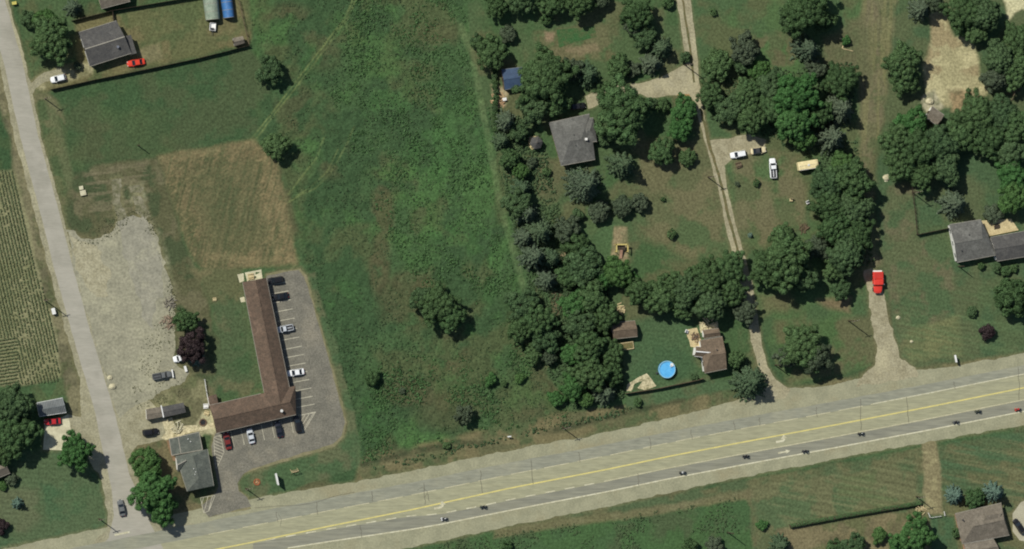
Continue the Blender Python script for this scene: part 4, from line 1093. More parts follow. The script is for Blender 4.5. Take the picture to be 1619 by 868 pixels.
def car(px, py, dx, dy, style, col, label, L=4.7, W=1.82, cat=None, group=None, name=None, roof=None, bed=None, extra=None):
    """a car whose middle is at the pixel, its nose pointing along (dx, dy) in the photograph"""
    a = math.atan2(-dy, dx); c = P(px, py, .8)
    Hs = {'sedan': 1.45, 'hatch': 1.5, 'suv': 1.75, 'pickup': 1.85}[style]
    root = empty(name or {'sedan': 'parked_car', 'hatch': 'parked_car', 'suv': 'parked_car', 'pickup': 'pickup_truck'}[style], (c.x, c.y, 0.03), a, label, cat or ('pickup truck' if style == 'pickup' else 'car'), group)
    pm = paint(*col) if isinstance(col, tuple) and isinstance(col[0], str) else col
    rm = pm if roof is None else roof
    hw = W / 2; h = L / 2
    belt = {'sedan': .92, 'hatch': .95, 'suv': 1.08, 'pickup': 1.12}[style]
    hood = belt - .06
    # body: bumper to bumper, narrowing to nose and tail
    prof = [(-h, hw * .80, .42, belt - .22), (-h + .10, hw * .90, .30, belt - .06), (-h + .45, hw * .98, .26, belt), (-h * .35, hw, .24, belt), (h * .25, hw, .24, belt), (h * .45, hw * .99, .24, hood), (h - .55, hw * .95, .26, hood - .07), (h - .16, hw * .86, .30, hood - .17), (h, hw * .70, .42, hood - .30)]
    body = loft(MB(), [ring(*p, r=.16) for p in prof]).build('body', pm, root, smooth=False)
    # cabin: glass all round with a painted roof on top
    cab = {'sedan': (-h * .72, -h * .36, h * .10, h * .44), 'hatch': (-h * .93, -h * .70, h * .10, h * .46), 'suv': (-h * .95, -h * .80, h * .12, h * .46), 'pickup': (-h * .16, -h * .06, h * .26, h * .50)}[style]
    x0, x1, x2, x3 = cab
    iw, tw = hw * .93, hw * .76
    g = MB()
    g.add([(x0, -iw, belt - .01), (x3, -iw * .95, belt - .03), (x3, iw * .95, belt - .03), (x0, iw, belt - .01), (x1, -tw, Hs - .07), (x2, -tw, Hs - .07), (x2, tw, Hs - .07), (x1, tw, Hs - .07)],
          [(0, 3, 2, 1), (4, 5, 6, 7), (0, 1, 5, 4), (1, 2, 6, 5), (2, 3, 7, 6), (3, 0, 4, 7)])
    g.build('window_glass', MT['glass'], root)
    e = .05
    rf = loft(MB(), [[(x, -w_, Hs - .075), (x, w_, Hs - .075), (x, w_ * .97, Hs - .02), (x, w_ * .6, Hs), (x, 0, Hs + .008), (x, -w_ * .6, Hs), (x, -w_ * .97, Hs - .02)] for x, w_ in ((x1 - e, tw * .97), (x1 + .15, tw + .03), (x2 - .15, tw + .03), (x2 + e, tw * .97))]).build('roof', rm, root)
    for s in (-1, 1):
        p = MB()
        for (xa, xb) in ((x1, x0), (x2, x3)):
            p.tube((xa, s * tw, Hs - .05), (xb, s * (iw if xb == x0 else iw * .95), belt - .02), .045, n=6)
        mid = (x1 + x2) / 2
        if style != 'pickup': p.tube((mid, s * tw, Hs - .05), (mid, s * iw * .98, belt), .04, n=6)
        p.build('pillar', rm, root)
        MB().box(x3 - .28, s * (hw + .03) - .08, belt + .0, x3 - .10, s * (hw + .03) + .08, belt + .13).build('wing_mirror', pm, root)
        MB().box(h - .20, s * hw * .60 - .16, .60, h - .03, s * hw * .60 + .16, .74).build('headlight', MT['lens'], root)
        MB().box(-h + .0, s * hw * .66 - .14, .66, -h + .09, s * hw * .66 + .14, .82).build('tail_light', MT['tail'], root)
        for xx in (h * .62, -h * .60): wheel(root, xx, s * (hw - .10), .33 if style in ('sedan', 'hatch') else .38)
    MB().box(h - .02, -hw * .55, .34, h + .04, hw * .55, .50).build('bumper', MT['dark_metal'], root)
    MB().box(-h - .04, -hw * .62, .36, -h + .02, hw * .62, .52).build('bumper', MT['dark_metal'], root)
    if style == 'pickup':
        bm_ = bed or MT['dark_metal']
        bx0, bx1 = -h + .12, x0 - .06
        b = MB().box(bx0, -hw * .78, belt - .02, bx1, hw * .78, belt + .015)
        b.build('bed', bm_, root)
        for s in (-1, 1): MB().box(bx0, s * hw * .88 - .07, belt - .01, bx1, s * hw * .88 + .07, belt + .12).build('bed_side', pm, root)
        MB().box(bx0 - .1, -hw * .86, belt - .05, bx0, hw * .86, belt + .12).build('tailgate', pm, root)
    if extra == 'blade':
        MB().bar((h + .35, -1.15, .25), (h + .35, 1.15, .25), .3, .75).build('front_blade', MT['white_paint'], root)
        MB().box(h - .02, -.3, .4, h + .3, .3, .55).build('blade_mount', MT['dark_metal'], root)
    return root

WHITE, BLACK, RED, MAROON, SILVER, GREY, TAN, NAVY = ('white', (.78, .78, .76)), ('black', (.012, .012, .013)), ('red', lin(206, 62, 40)), ('maroon', lin(112, 42, 38)), ('silver', (.52, .54, .55)), ('grey', (.13, .135, .13)), ('tan', lin(214, 200, 160)), ('navy', (.018, .02, .028))
LOTG = 'cars parked at the motel'
car(215, 99, -29, 5, 'sedan', RED, 'bright red sedan on the grass beside the dark-roofed farmhouse', L=5.2)
car(92, 124, -23, 6, 'hatch', WHITE, 'white hatchback on the dirt drive by the side street', L=4.5)
car(435, 443, -23, 4, 'suv', BLACK, 'black sport utility in the top stall of the motel lot', L=4.7, group=LOTG)
car(443.5, 468.5, -24, 4, 'sedan', BLACK, 'black sedan second from the top in the motel lot', L=4.7, group=LOTG)
car(450.5, 519.5, -25, 5, 'pickup', SILVER, 'silver pickup in the middle of the motel row, dark bed towards the lane', L=4.9, group=LOTG)
car(467.5, 589, -28, 4, 'sedan', WHITE, 'white sedan alone in the lower motel row by the long roof', L=5.1, group=LOTG)
car(359.5, 697, -5, -24, 'sedan', MAROON, 'dark red sedan below the motel beside the striped corner', L=5.0, group=LOTG)
car(396.5, 689.5, -5, -22, 'sedan', SILVER, 'silver sedan below the south wall of the motel', L=4.4, group=LOTG)
car(441, 679, -5, -24, 'sedan', NAVY, 'dark sedan between silver sedan and last black car below the motel', L=4.6, group=LOTG)
car(470.5, 670, -5, -26, 'suv', BLACK, 'black car beside the striped triangle at the motel corner', L=4.9, group=LOTG)
car(238, 683, 24, -3, 'suv', BLACK, 'black sport utility on the gravel west of the office patio', L=4.6)
car(83, 666.5, -26, 2, 'sedan', ('crimson', lin(176, 40, 44)), 'crimson car on the pale concrete drive under the metal garage', L=4.8)
car(192, 803, -5, -26, 'sedan', GREY, 'dark grey car driving on the side street near the junction', L=4.8, name='car')
car(256, 593.5, 34, -6, 'pickup', GREY, 'dark grey pickup with a white front blade at the foot of the gravel lot', L=5.6, extra='blade')
car(285, 566, -12, 3, 'pickup', WHITE, 'white pickup half under the purple tree beside the gravel lot', L=4.2)
car(1167, 244, -26, 5, 'suv', WHITE, 'white sport utility on the gravel spur off the long driveway', L=4.8)
car(1199, 238, 25, -4, 'sedan', TAN, 'tan car with dark roof parked behind the white sport utility', L=4.7, roof=MT['dark_metal'])
car(1222, 266, -2, -31, 'pickup', WHITE, 'white pickup with black bed cover standing on the lawn', L=5.9, W=1.95)
car(914, 168, 22, -3, 'suv', BLACK, 'black car in the shade north of the grey-roofed house', L=4.6)
car(1611, 832, -15, -22, 'suv', BLACK, 'black car on the curved drive at the lower right edge', L=4.9)

def red_truck():
    c = P(1387, 446, .8)
    r = empty('red_truck', (c.x, c.y, .03), math.atan2(-1, .02), 'big red truck with rounded nose on the gravel drive under the trees', 'truck')
    r.scale = (1.12, 1.22, 1.1)
    m = paint('truck_red', lin(206, 58, 44), .4)
    loft(MB(), [ring(x, w_, .5, z, r=.2) for x, w_, z in ((1.0, 1.1, 1.62), (1.5, 1.08, 1.6), (2.4, .98, 1.5), (2.85, .8, 1.35), (3.0, .6, 1.15))]).build('hood', m, r)
    loft(MB(), [ring(x, w_, .5, z, r=.2) for x, w_, z in ((-.75, 1.2, 2.3), (-.6, 1.25, 2.4), (.55, 1.22, 2.4), (.75, 1.18, 2.3))]).build('cab', m, r)
    MB().add([(.78, -1.0, 1.65), (1.05, -1.0, 1.62), (1.05, 1.0, 1.62), (.78, 1.0, 1.65), (.74, -.95, 2.25), (.77, -.95, 2.25), (.77, .95, 2.25), (.74, .95, 2.25)], [(0, 3, 2, 1), (4, 5, 6, 7), (0, 1, 5, 4), (1, 2, 6, 5), (2, 3, 7, 6), (3, 0, 4, 7)]).build('windscreen', MT['glass'], r)
    MB().box(-2.7, -1.25, 1.0, -.85, 1.25, 1.9).build('bed', m, r, bevel=.06)
    MB().box(-2.5, -1.02, 1.88, -1.05, 1.02, 1.93).build('bed_cover', paint('bed_red', lin(184, 50, 38), .5), r)
    MB().box(-3.1, -1.1, .75, -2.75, 1.1, 1.2).build('rear_rack', MT['white_paint'], r)
    for s in (-1, 1):
        MB().box(.5, s * 1.36 - .12, 1.7, .75, s * 1.36 + .12, 2.1).build('wing_mirror', MT['chrome'], r)
        MB().box(2.75, s * .6 - .15, .95, 2.98, s * .6 + .15, 1.15).build('headlight', MT['lens'], r)
        MB().tube((-.85, s * 1.1, 1.0), (-.85, s * 1.1, 2.7), .07).build('exhaust_stack', MT['chrome'], r)
        for xx in (1.9, -1.7): wheel(r, xx, s * 1.0, .48, .32)
red_truck()

def camper():
    c = P(1277, 261, 1.4)
    r = empty('camper', (c.x, c.y, .03), math.radians(9), 'cream camper trailer parked at the edge of the dark trees', 'camper')
    m = mottled('camper_cream', lin(222, 206, 158), lin(204, 188, 142), .8, rough=.5, fine=.06, coord='obj')
    loft(MB(), [ring(x, w_, .55, z, r=.25) for x, w_, z in ((-3.1, 1.15, 2.45), (-2.9, 1.28, 2.6), (2.5, 1.3, 2.62), (2.95, 1.26, 2.45), (3.2, 1.1, 1.8))]).build('body', m, r)
    MB().bar((-3.0, 0, 2.63), (2.7, 0, 2.635), .07, .03).build('roof_seam', MT['gutter'], r)
    MB().bar((-3.0, -1.18, 2.52), (2.7, -1.2, 2.55), .08, .08).build('awning_rail', MT['white_paint'], r)
    MB().box(-.35, -.3, 2.62, .25, .3, 2.78).build('roof_vent', MT['frame'], r)
    for x in (-2, -.2, 1.6):
        MB().box(x - .4, -1.32, 1.4, x + .4, -1.27, 2.0).build('window', MT['glass'], r)
    MB().box(-1.4, -1.33, .7, -.75, -1.26, 2.2).build('door', MT['white_paint'], r)
    for s in (-1, 1): wheel(r, -.3, s * 1.12, .34)
    MB().bar((3.1, -.5, .5), (4.2, 0, .5), .1, .1).bar((3.1, .5, .5), (4.2, 0, .5), .1, .1).build('tow_bar', MT['dark_metal'], r)
camper()
def trailer():
    c = P(336, 43, .6)
    r = empty('utility_trailer', (c.x, c.y, .03), math.radians(-94), 'small white trailer in front of the grey-green hoop shelter', 'trailer')
    MB().box(-1.2, -.85, .5, 1.0, .85, .62).build('deck', MT['white_paint'], r)
    for s in (-1, 1):
        MB().box(-1.2, s * .82 - .05, .62, 1.0, s * .82 + .05, 1.05).build('side_board', MT['white_paint'], r)
        wheel(r, -.2, s * 1.0, .3, .18)
    MB().box(-1.25, -.8, .62, -1.17, .8, 1.05).box(.95, -.8, .62, 1.02, .8, 1.05).build('end_board', MT['white_paint'], r)
    MB().bar((1.0, 0, .5), (2.3, 0, .48), .12, .1).build('tow_bar', MT['dark_metal'], r)
    MB().box(.2, -.5, .63, .85, .4, 1.15).build('load_box', MT['dark_metal'], r, bevel=.04)
trailer()

# ------------------------------------------------------------------ motorcycles and their riders
def skin_figure(name, verts, edges, radii, mat):
    me = bpy.data.meshes.new(name + '_skel'); me.from_pydata(verts, edges, [])
    o = bpy.data.objects.new(name + '_skel', me); COL.objects.link(o)
    sk = o.modifiers.new('Skin', 'SKIN')
    lay = me.skin_vertices[0].data if me.skin_vertices else None
    if lay is None:
        bm = bmesh.new(); bm.from_mesh(me); bm.verts.layers.skin.verify(); bm.to_mesh(me); bm.free()
        lay = me.skin_vertices[0].data
    for i, r_ in enumerate(radii): lay[i].radius = (r_, r_)
    lay[0].use_root = True
    ss = o.modifiers.new('Sub', 'SUBSURF'); ss.levels = 1; ss.render_levels = 1
    dg = bpy.context.evaluated_depsgraph_get(); dg.update()
    res = bpy.data.meshes.new_from_object(o.evaluated_get(dg))
    bpy.data.objects.remove(o)
    res.materials.clear(); res.materials.append(mat)
    res.polygons.foreach_set('use_smooth', np.ones(len(res.polygons), dtype=bool))
    return res
jackets = {}
def rider_mesh(mat):
    V = [(-.25, 0, .86), (-.18, 0, 1.08), (-.06, 0, 1.32), (.0, 0, 1.46), (.03, 0, 1.52),               # pelvis, belly, chest, neck base, neck
         (-.06, .19, 1.36), (.14, .30, 1.16), (.42, .33, 1.08), (.50, .31, 1.07),                         # left shoulder, elbow, wrist, hand
         (-.06, -.19, 1.36), (.14, -.30, 1.16), (.42, -.33, 1.08), (.50, -.31, 1.07),
         (-.22, .11, .82), (.14, .22, .74), (.06, .24, .38), (.20, .24, .34),                             # hip, knee, ankle, toe
         (-.22, -.11, .82), (.14, -.22, .74), (.06, -.24, .38), (.20, -.24, .34)]
    E = [(0, 1), (1, 2), (2, 3), (3, 4), (2, 5), (5, 6), (6, 7), (7, 8), (2, 9), (9, 10), (10, 11), (11, 12), (0, 13), (13, 14), (14, 15), (15, 16), (0, 17), (17, 18), (18, 19), (19, 20)]
    R_ = [.16, .16, .18, .10, .07, .10, .07, .05, .05, .10, .07, .05, .05, .12, .09, .06, .05, .12, .09, .06, .05]
    return skin_figure('rider', V, E, R_, mat)
def motorcycle(px, py, bike_col, jacket, helmet, label, plabel, leather=None):
    c = P(px, py, .6); a = math.atan2(*(P(px + 30, py - 6.1, 0) - P(px, py, 0)).yx)
    loc = (c.x, c.y, .04)
    r = empty('motorcycle', loc, a, label, 'motorcycle', 'motorcycles riding along the highway')
    pm = paint(*bike_col)
    for x in (-.72, .78):
        t = MB(); n = 16
        rings = []
        for k in range(n + 1):
            u = 2 * math.pi * k / n
            rings.append([((.31 + .075 * math.cos(v)) * math.cos(u), .06 * math.sin(v), (.31 + .075 * math.cos(v)) * math.sin(u)) for v in (0, 1.05, 2.1, 3.14, 4.19, 5.24)])
        loft(t, rings); w_ = t.build('wheel', MT['rubber'], r); w_.location = (x, 0, .385)
        MB().tube((0, -.05, 0), (0, .05, 0), .22, n=12).build('rim', MT['chrome'], w_)
    loft(MB(), [[(x, w_ * math.cos(t), z + hh * math.sin(t)) for t in (0, .8, 1.57, 2.35, 3.14, 3.9, 4.7, 5.5)] for x, w_, z, hh in ((-.08, .1, .86, .08), (.08, .17, .92, .12), (.32, .18, .95, .14), (.5, .1, .94, .1))]).build('fuel_tank', pm, r, smooth=True)
    MB().box(-.25, -.2, .32, .35, .2, .78).build('engine', MT['dark_metal'], r, bevel=.05)
    MB().box(-.75, -.14, .78, -.05, .14, .88).build('seat', MT['rubber'], r, bevel=.04)
    MB().bar((-.95, 0, .72), (-.45, 0, .78), .2, .07).build('rear_fender', pm, r)
    MB().tube((.78, -.1, .4), (.50, -.1, 1.05), .035).tube((.78, .1, .4), (.50, .1, 1.05), .035).build('fork', MT['chrome'], r)
    MB().tube((.52, -.38, 1.08), (.52, .38, 1.08), .022).build('handlebar', MT['chrome'], r)
    MB().dome((.66, 0, .95), .1, .1, .1, full=True).build('headlight', MT['lens'], r)
    MB().box(.52, -.2, 1.0, .58, .2, 1.32).build('windshield', MT['glass'], r)
    for s in (-1, 1):
        MB().box(-.95, s * .3 - .1, .5, -.45, s * .3 + .1, .82).build('saddlebag', pm, r, bevel=.04)
        MB().tube((-.9, s * .2, .34), (.1, s * .22, .36), .045).build('exhaust_pipe', MT['chrome'], r)
    key = jacket[0]
    if key not in jackets: jackets[key] = rider_mesh(mottled('jacket_' + key, jacket[1], tuple(x * .8 for x in jacket[1]), 3, fine=.1, coord='obj'))
    p = tag(link('person', jackets[key]), plabel, 'person', 'riders on the motorcycles')
    p.location = loc; p.rotation_euler = (0, 0, a)
    hm = MB().dome((.07, 0, 1.66), .16, .135, .165, 12, 8, full=True).build('helmet', paint(*helmet), p, smooth=True)
    MB().dome((.15, 0, 1.66), .10, .11, .07, 10, 6, full=True).build('visor', MT['glass'], hm, smooth=True)
JB, JG, JW, JR = ('black', (.015, .015, .016)), ('olive', lin(62, 66, 48)), ('pale', (.5, .5, .48)), ('red', lin(170, 40, 36))
HB, HW_, HR = ('helmet_black', (.02, .02, .02)), ('helmet_white', (.7, .7, .68)), ('helmet_red', lin(170, 36, 34))
motorcycle(702, 820, WHITE, JB, HW_, 'white motorcycle, leftmost of the riders on the dark highway lane', 'rider in black with white helmet on the leftmost white motorcycle')
motorcycle(764, 801, ('green', lin(40, 58, 46)), JB, HB, 'dark green motorcycle right behind the leftmost white one', 'rider in black on the dark green motorcycle')
motorcycle(1079, 747, BLACK, JW, HB, 'black motorcycle midway between the left pair and the lane arrows', 'rider in pale jacket on the lone black motorcycle left of the arrows')
motorcycle(1179, 721, BLACK, JB, HB, 'black motorcycle just left of the straight lane arrow', 'rider in black just left of the straight lane arrow')
motorcycle(1273, 713, NAVY, JB, HB, 'dark blue motorcycle just right of the straight lane arrow', 'rider in black just right of the straight lane arrow')
motorcycle(1361, 685, BLACK, JG, HW_, 'black motorcycle below the wide mouth of the right gravel drive', 'rider in olive jacket and white helmet below the right gravel drive')
motorcycle(1511, 667, GREY, JB, HB, 'grey motorcycle near the white edge line below the mailbox', 'rider in black near the edge line below the mailbox')
motorcycle(1546, 650, ('olive', lin(62, 70, 50)), JG, HB, 'olive motorcycle close to the lane line, second from the right', 'rider in olive jacket, second from the right end of the highway')
motorcycle(1609, 647, RED, JR, HR, 'red motorcycle at the right edge of the picture', 'rider in red on the red motorcycle at the right edge')

# ================================================================== FENCES, POLES, SIGNS AND YARD THINGS
def fence(name, pts, h, label, mat, post=2.6, t=.07, solid=True, pm=None):
    w_ = [P(x, y) for x, y in pts]
    o = w_[0]
    r = empty(name, (o.x, o.y, 0), 0, label, 'fence')
    for a, b in zip(w_[:-1], w_[1:]):
        a, b = a - o, b - o; L = (b - a).length; n = max(1, round(L / post))
        d = (b - a) / L
        for k in range(n):
            p, q = a + d * (L * k / n + .07), a + d * (L * (k + 1) / n - .07)
            hz = h + random.Random(k).uniform(-.04, .04)
            if solid: MB().bar(p + Vector((0, 0, .06)), q + Vector((0, 0, .06)), t, hz - .06).build('panel', mat, r)
            else:
                m = MB()
                for z in (.35, .75, h - .12): m.bar(p + Vector((0, 0, z)), q + Vector((0, 0, z)), t * .8, .09)
                m.build('rail', mat, r)
        for k in range(n + 1):
            c = a + d * (L * k / n)
            MB().box(c.x - .06, c.y - .06, 0, c.x + .06, c.y + .06, h + .08).build('post', pm or mat, r)
    return r
fence('board_fence', [(113, 33), (177, 17), (290, -2), (330, -8)], 1.8, 'long dark board fence along the north of the yard above the farmhouse', MT['wood_dark'])
fence('board_fence', [(80, 141.5), (150, 126), (230, 110), (310, 93), (393, 72)], 1.7, 'long dark board fence between the yard and the north field', MT['wood_dark'])
fence('wire_fence', [(377, 0), (386, 40), (393, 70)], 1.3, 'thin pale fence along the east side of the yard behind the blue shelter', MT['wood'], solid=False)
fence('board_fence', [(177, 18), (179, 32)], 1.6, 'short fence between the north board fence and the farmhouse', MT['wood_dark'])
fence('board_fence', [(988, 622), (1040, 614), (1106, 600), (1110, 598)], 1.7, 'board fence south of the pool lawn ending at the brown-roofed house', MT['wood'])
fence('wire_fence', [(1440, 292), (1446, 335), (1449, 370)], 1.3, 'thin fence running down the lawn left of the long grey house', MT['wood_dark'], solid=False)
fence('board_fence', [(1449, 371), (1500, 360.5)], 1.6, 'short fence joining the lawn corner to the white west wall', MT['wood_dark'])
fence('picket_fence', [(323, 600), (326, 620), (330, 641)], 1.1, 'short white fence at the rear corner of the motel', MT['white_paint'], post=1.6, solid=False)
fence('garden_rail', [(1467, 811), (1470, 818.5), (1487, 816)], .8, 'white rail at the lower end of the brown garden strip', MT['white_paint'], post=1.6, solid=False)
fence('garden_rail', [(1492, 809), (1493, 815)], .8, 'short white rail piece right of the garden strip end', MT['white_paint'], post=1.2, solid=False)

def pole(px, py, label, h=9.5, arm=True, lamp=False):
    c = P(px, py)
    r = empty('utility_pole', (c.x, c.y, 0), math.radians(15), label, 'utility pole', 'utility poles')
    MB().tube((0, 0, 0), (0, 0, h), .17, .12, 10).build('pole', MT['bark'], r)
    if arm:
        MB().box(-1.1, -.06, h - .65, 1.1, .06, h - .52).build('crossarm', MT['wood'], r)
        for x in (-1.0, -.4, .4, 1.0): MB().tube((x, 0, h - .52), (x, 0, h - .32), .05, .04, 6).build('insulator', MT['frame'], r)
    if lamp:
        MB().tube((0, 0, h - .9), (1.6, 0, h - .5), .05).build('lamp_arm', MT['chrome'], r)
        MB().box(1.4, -.12, h - .58, 2.0, .12, h - .44).build('lamp_head', MT['chrome'], r, bevel=.03)
pole(70, 474, 'utility pole between the crop field and the side street', 9.0)
pole(71, 156, 'utility pole on the verge below the white hatchback', 6.5)
pole(156, 820, 'utility pole at the corner of lawn and junction', 7.5)
pole(388, 772, 'utility pole at the tip of the lawn island', 6.5, True)
pole(1083, 103, 'utility pole at the gravel fork of the long driveway', 7.5)
pole(1119, 280, 'utility pole on the lawn edge along the long driveway', 7)
pole(1341, 507, 'utility pole on the lawn left of the red truck drive', 9)
pole(1442, 304, 'utility pole at the top of the thin lawn fence', 8)
pole(1448, 785, 'utility pole beside the brown garden strip', 7)
pole(1515, 421, 'slim pole at the white-walled house corner', 6, False)
pole(889, 676, 'utility pole in the ditch north of the highway', 7)
pole(218, 230, 'lone pole on the field above the gravel lot', 4.5, False)
pole(1225, 577, 'pole by the lower end of the long driveway', 6, False)
pole(1151, 842, 'pole in the scrub at the bottom edge', 7, False)

def motel_sign():
    c = P(435.5, 757)
    r = empty('motel_sign', (c.x, c.y, 0), math.radians(-78), 'tall white two-post sign board on the lawn island', 'sign')
    for x in (-1.3, 1.3): MB().tube((x, 0, 0), (x, 0, 3.3), .09).build('post', MT['chrome'], r)
    MB().box(-1.6, -.13, 1.4, 1.6, .13, 3.2).build('board', MT['white_paint'], r, bevel=.03)
    MB().box(-1.75, -.2, 3.2, 1.75, .2, 3.32).build('cap', MT['frame'], r)
motel_sign()
def flower_bed():
    c = P(406, 762)
    r = empty('flower_bed', (c.x, c.y, 0), .2, 'small round orange flower bed on the lawn island', 'flower bed')
    n = 12; mb = MB()
    for k in range(n):
        a = 2 * math.pi * k / n
        mb.box(.82 * math.cos(a) - .16, .82 * math.sin(a) - .16, 0, .82 * math.cos(a) + .16, .82 * math.sin(a) + .16, .25)
    mb.build('brick_ring', mottled('orange_brick', lin(168, 100, 66), lin(146, 88, 60), 2, fine=.2), r)
    rr = random.Random(4); mb = MB()
    for k in range(26):
        a, d = rr.uniform(0, 6.28), rr.uniform(0, .65)
        mb.dome((d * math.cos(a), d * math.sin(a), .12), .14, .14, .2, 6, 3)
    mb.build('flowers', mottled('pale_orange_flowers', lin(190, 140, 100), lin(176, 146, 110), 3, fine=.2), r)
flower_bed()
def swing_seat(px, py, rot, label):
    c = P(px, py)
    r = empty('swing_seat', (c.x, c.y, 0), rot, label, 'garden swing')
    m = MT['wood_pale']
    for x in (-1, 1):
        MB().tube((x, -.7, 0), (x, 0, 1.9), .07).build('leg', m, r)
        MB().tube((x, .7, 0), (x, 0, 1.9), .07).build('leg', m, r)
    MB().tube((-1.1, 0, 1.9), (1.1, 0, 1.9), .09).build('top_beam', m, r)
    MB().box(-.8, -.3, .45, .8, .3, .52).build('seat', m, r)
    MB().box(-.8, .3, .52, .8, .36, 1.1).build('backrest', m, r)
    for x in (-.75, .75): MB().tube((x, 0, .5), (x, 0, 1.9), .02).build('chain', MT['chrome'], r)
swing_seat(465, 745, .2, 'yellowish garden swing on the lawn island right of the sign board')
def playset():
    c = P(981, 393)
    r = empty('play_frame', (c.x, c.y, 0), 0, 'yellow wooden play frame on its patch of bare sand', 'play frame')
    m = mottled('yellow_timber', lin(196, 178, 108), lin(174, 158, 96), 1.5, fine=.15)
    for x in (-1.7, 1.7):
        for y in (-.9, 1.2): MB().tube((x, y, 0), (x, y, 2.2), .1).build('post', m, r)
    MB().bar((-1.9, 1.2, 2.1), (1.9, 1.2, 2.1), .35, .16).build('beam', m, r)
    MB().bar((-1.7, -1.0, 2.1), (-1.7, 1.4, 2.1), .3, .16).build('beam', m, r)
    MB().bar((1.7, -1.0, 2.1), (1.7, 1.4, 2.1), .3, .16).build('beam', m, r)
    MB().box(-1.1, -.4, 1.2, 1.1, 1.0, 1.32).build('platform', MT['wood_dark'], r)
    MB().add([(-.4, -.42, 1.3), (.4, -.42, 1.3), (.4, -2.9, .25), (-.4, -2.9, .25), (-.4, -.42, 1.2), (.4, -.42, 1.2), (.4, -2.9, .15), (-.4, -2.9, .15)], [(0, 3, 2, 1), (4, 5, 6, 7), (0, 1, 5, 4), (1, 2, 6, 5), (2, 3, 7, 6), (3, 0, 4, 7)]).build('slide', mottled('faded_plastic', lin(176, 140, 116), lin(160, 126, 104), 1, fine=.1), r)
playset()
def pool():
    c = P(1053, 584)
    r = empty('swimming_pool', (c.x, c.y, 0), 0, 'round above-ground pool of pale blue water on the lawn', 'pool')
    R, n = 2.45, 32
    wl, rim = MB(), MB()
    ringp = lambda q, z: [(q * math.cos(2 * math.pi * k / n), q * math.sin(2 * math.pi * k / n), z) for k in range(n)]
    v = ringp(R, 0) + ringp(R, 1.2) + ringp(R - .06, 1.2) + ringp(R - .06, .0)
    wl.add(v, [(j * n + k, j * n + (k + 1) % n, (j + 1) * n + (k + 1) % n, (j + 1) * n + k) for j in range(3) for k in range(n)])
    wl.build('pool_wall', mottled('pool_wall_blue', lin(70, 130, 176), lin(60, 118, 164), 1, fine=.06), r)
    v = ringp(R + .12, 1.2) + ringp(R + .12, 1.28) + ringp(R - .14, 1.28) + ringp(R - .14, 1.2)
    rim.add(v, [(j * n + k, j * n + (k + 1) % n, ((j + 1) % 4) * n + (k + 1) % n, ((j + 1) % 4) * n + k) for j in range(4) for k in range(n)])
    rim.build('rim', mottled('pool_rim', lin(140, 186, 206), lin(120, 168, 190), 1, fine=.08), r)
    m = mottled('pool_water', lin(96, 172, 218), lin(84, 160, 208), .7, rough=.06, spec=.5, fine=.08, bump=.2)
    MB().add(ringp(R - .065, 1.05), [tuple(range(n))]).build('water', m, r)
    l = MB()
    for s in (-.25, .25): l.tube((1.5, 1.2 + s, .0), (1.2, 1.0 + s, 1.7), .05).tube((1.2, 1.0 + s, 1.7), (.9, .8 + s, .9), .05)
    for z in (.3, .6, .9, 1.2): l.box(1.2, 1.0 - .2, z, 1.45, 1.3 + .2, z + .06)
    MB().box(-3.1, -1.3, 0, -2.6, -.8, .55).build('pump', MT['dark_metal'], r, bevel=.05)
    MB().tube((-2.6, -1.05, .3), (-2.2, -.95, .5), .05).build('hose', MT['rubber'], r)
    l.build('ladder', MT['white_paint'], r)
    MB().box(1.0, .9, 1.29, 1.9, 1.8, 1.36).build('step_platform', MT['white_paint'], r)
pool()
def mailbox(px, py, label, h=1.2, cat='mailbox', nm='mailbox', sz=(.55, .16, .3), rot=.1):
    c = P(px, py)
    r = empty(nm, (c.x, c.y, 0), rot, label, cat)
    MB().box(-.06, -.06, 0, .06, .06, h).build('post', MT['wood'], r)
    MB().box(-sz[0], -sz[1], h, sz[0], sz[1], h + sz[2]).build('box', MT['white_paint'], r, bevel=.03)
mailbox(804, 690, 'small white roadside box on a post north of the highway', 1.1)
mailbox(1508, 567, 'white narrow sign on a post by the right roadside', 1.5, 'sign', 'roadside_sign', (.2, 1.1, .9), .2)
def cabinet(px, py, label, sz, mat, name, cat, rot=0.2):
    c = P(px, py)
    r = empty(name, (c.x, c.y, 0), rot, label, cat)
    MB().box(-sz[0], -sz[1], 0.02, sz[0], sz[1], sz[2]).build('body', mat, r, bevel=.04)
    MB().box(-sz[0] - .04, -sz[1] - .04, sz[2], sz[0] + .04, sz[1] + .04, sz[2] + .07).build('lid', mat, r)
cabinet(84, 492, 'white utility cabinet at the foot of the street pole', (.45, .85, 1.3), MT['white_paint'], 'utility_cabinet', 'cabinet', .25)
cabinet(22, 5, 'small yellow bin beside the side street at the top', (.6, .4, 1.0), mottled('yellow_bin', lin(190, 180, 96), lin(170, 160, 84), 1, fine=.1), 'bin', 'bin')
cabinet(293, 583, 'white box lying on the grass below the purple tree', (.3, .8, .6), MT['white_paint'], 'storage_box', 'box', .3)
cabinet(797, 157, 'white box on the dirt below the blue-roofed workshop', (.55, .4, .7), MT['white_paint'], 'storage_box', 'box')
cabinet(940, 445, 'small pale box at the edge of the round trees', (.55, .5, .8), MT['wood_pale'], 'bee_box', 'box')
cabinet(128, 297, 'pale small block in the rough grass, upper of two', (.55, .5, .5), MT['concrete'], 'concrete_block', 'block')
cabinet(131, 305, 'pale larger block in the rough grass, lower of two', (.8, .7, .6), MT['concrete'], 'concrete_block', 'block')
cabinet(1175, 135, 'white crate among the treetops right of the driveway', (.5, .4, 3.5), MT['white_paint'], 'tall_box', 'box')
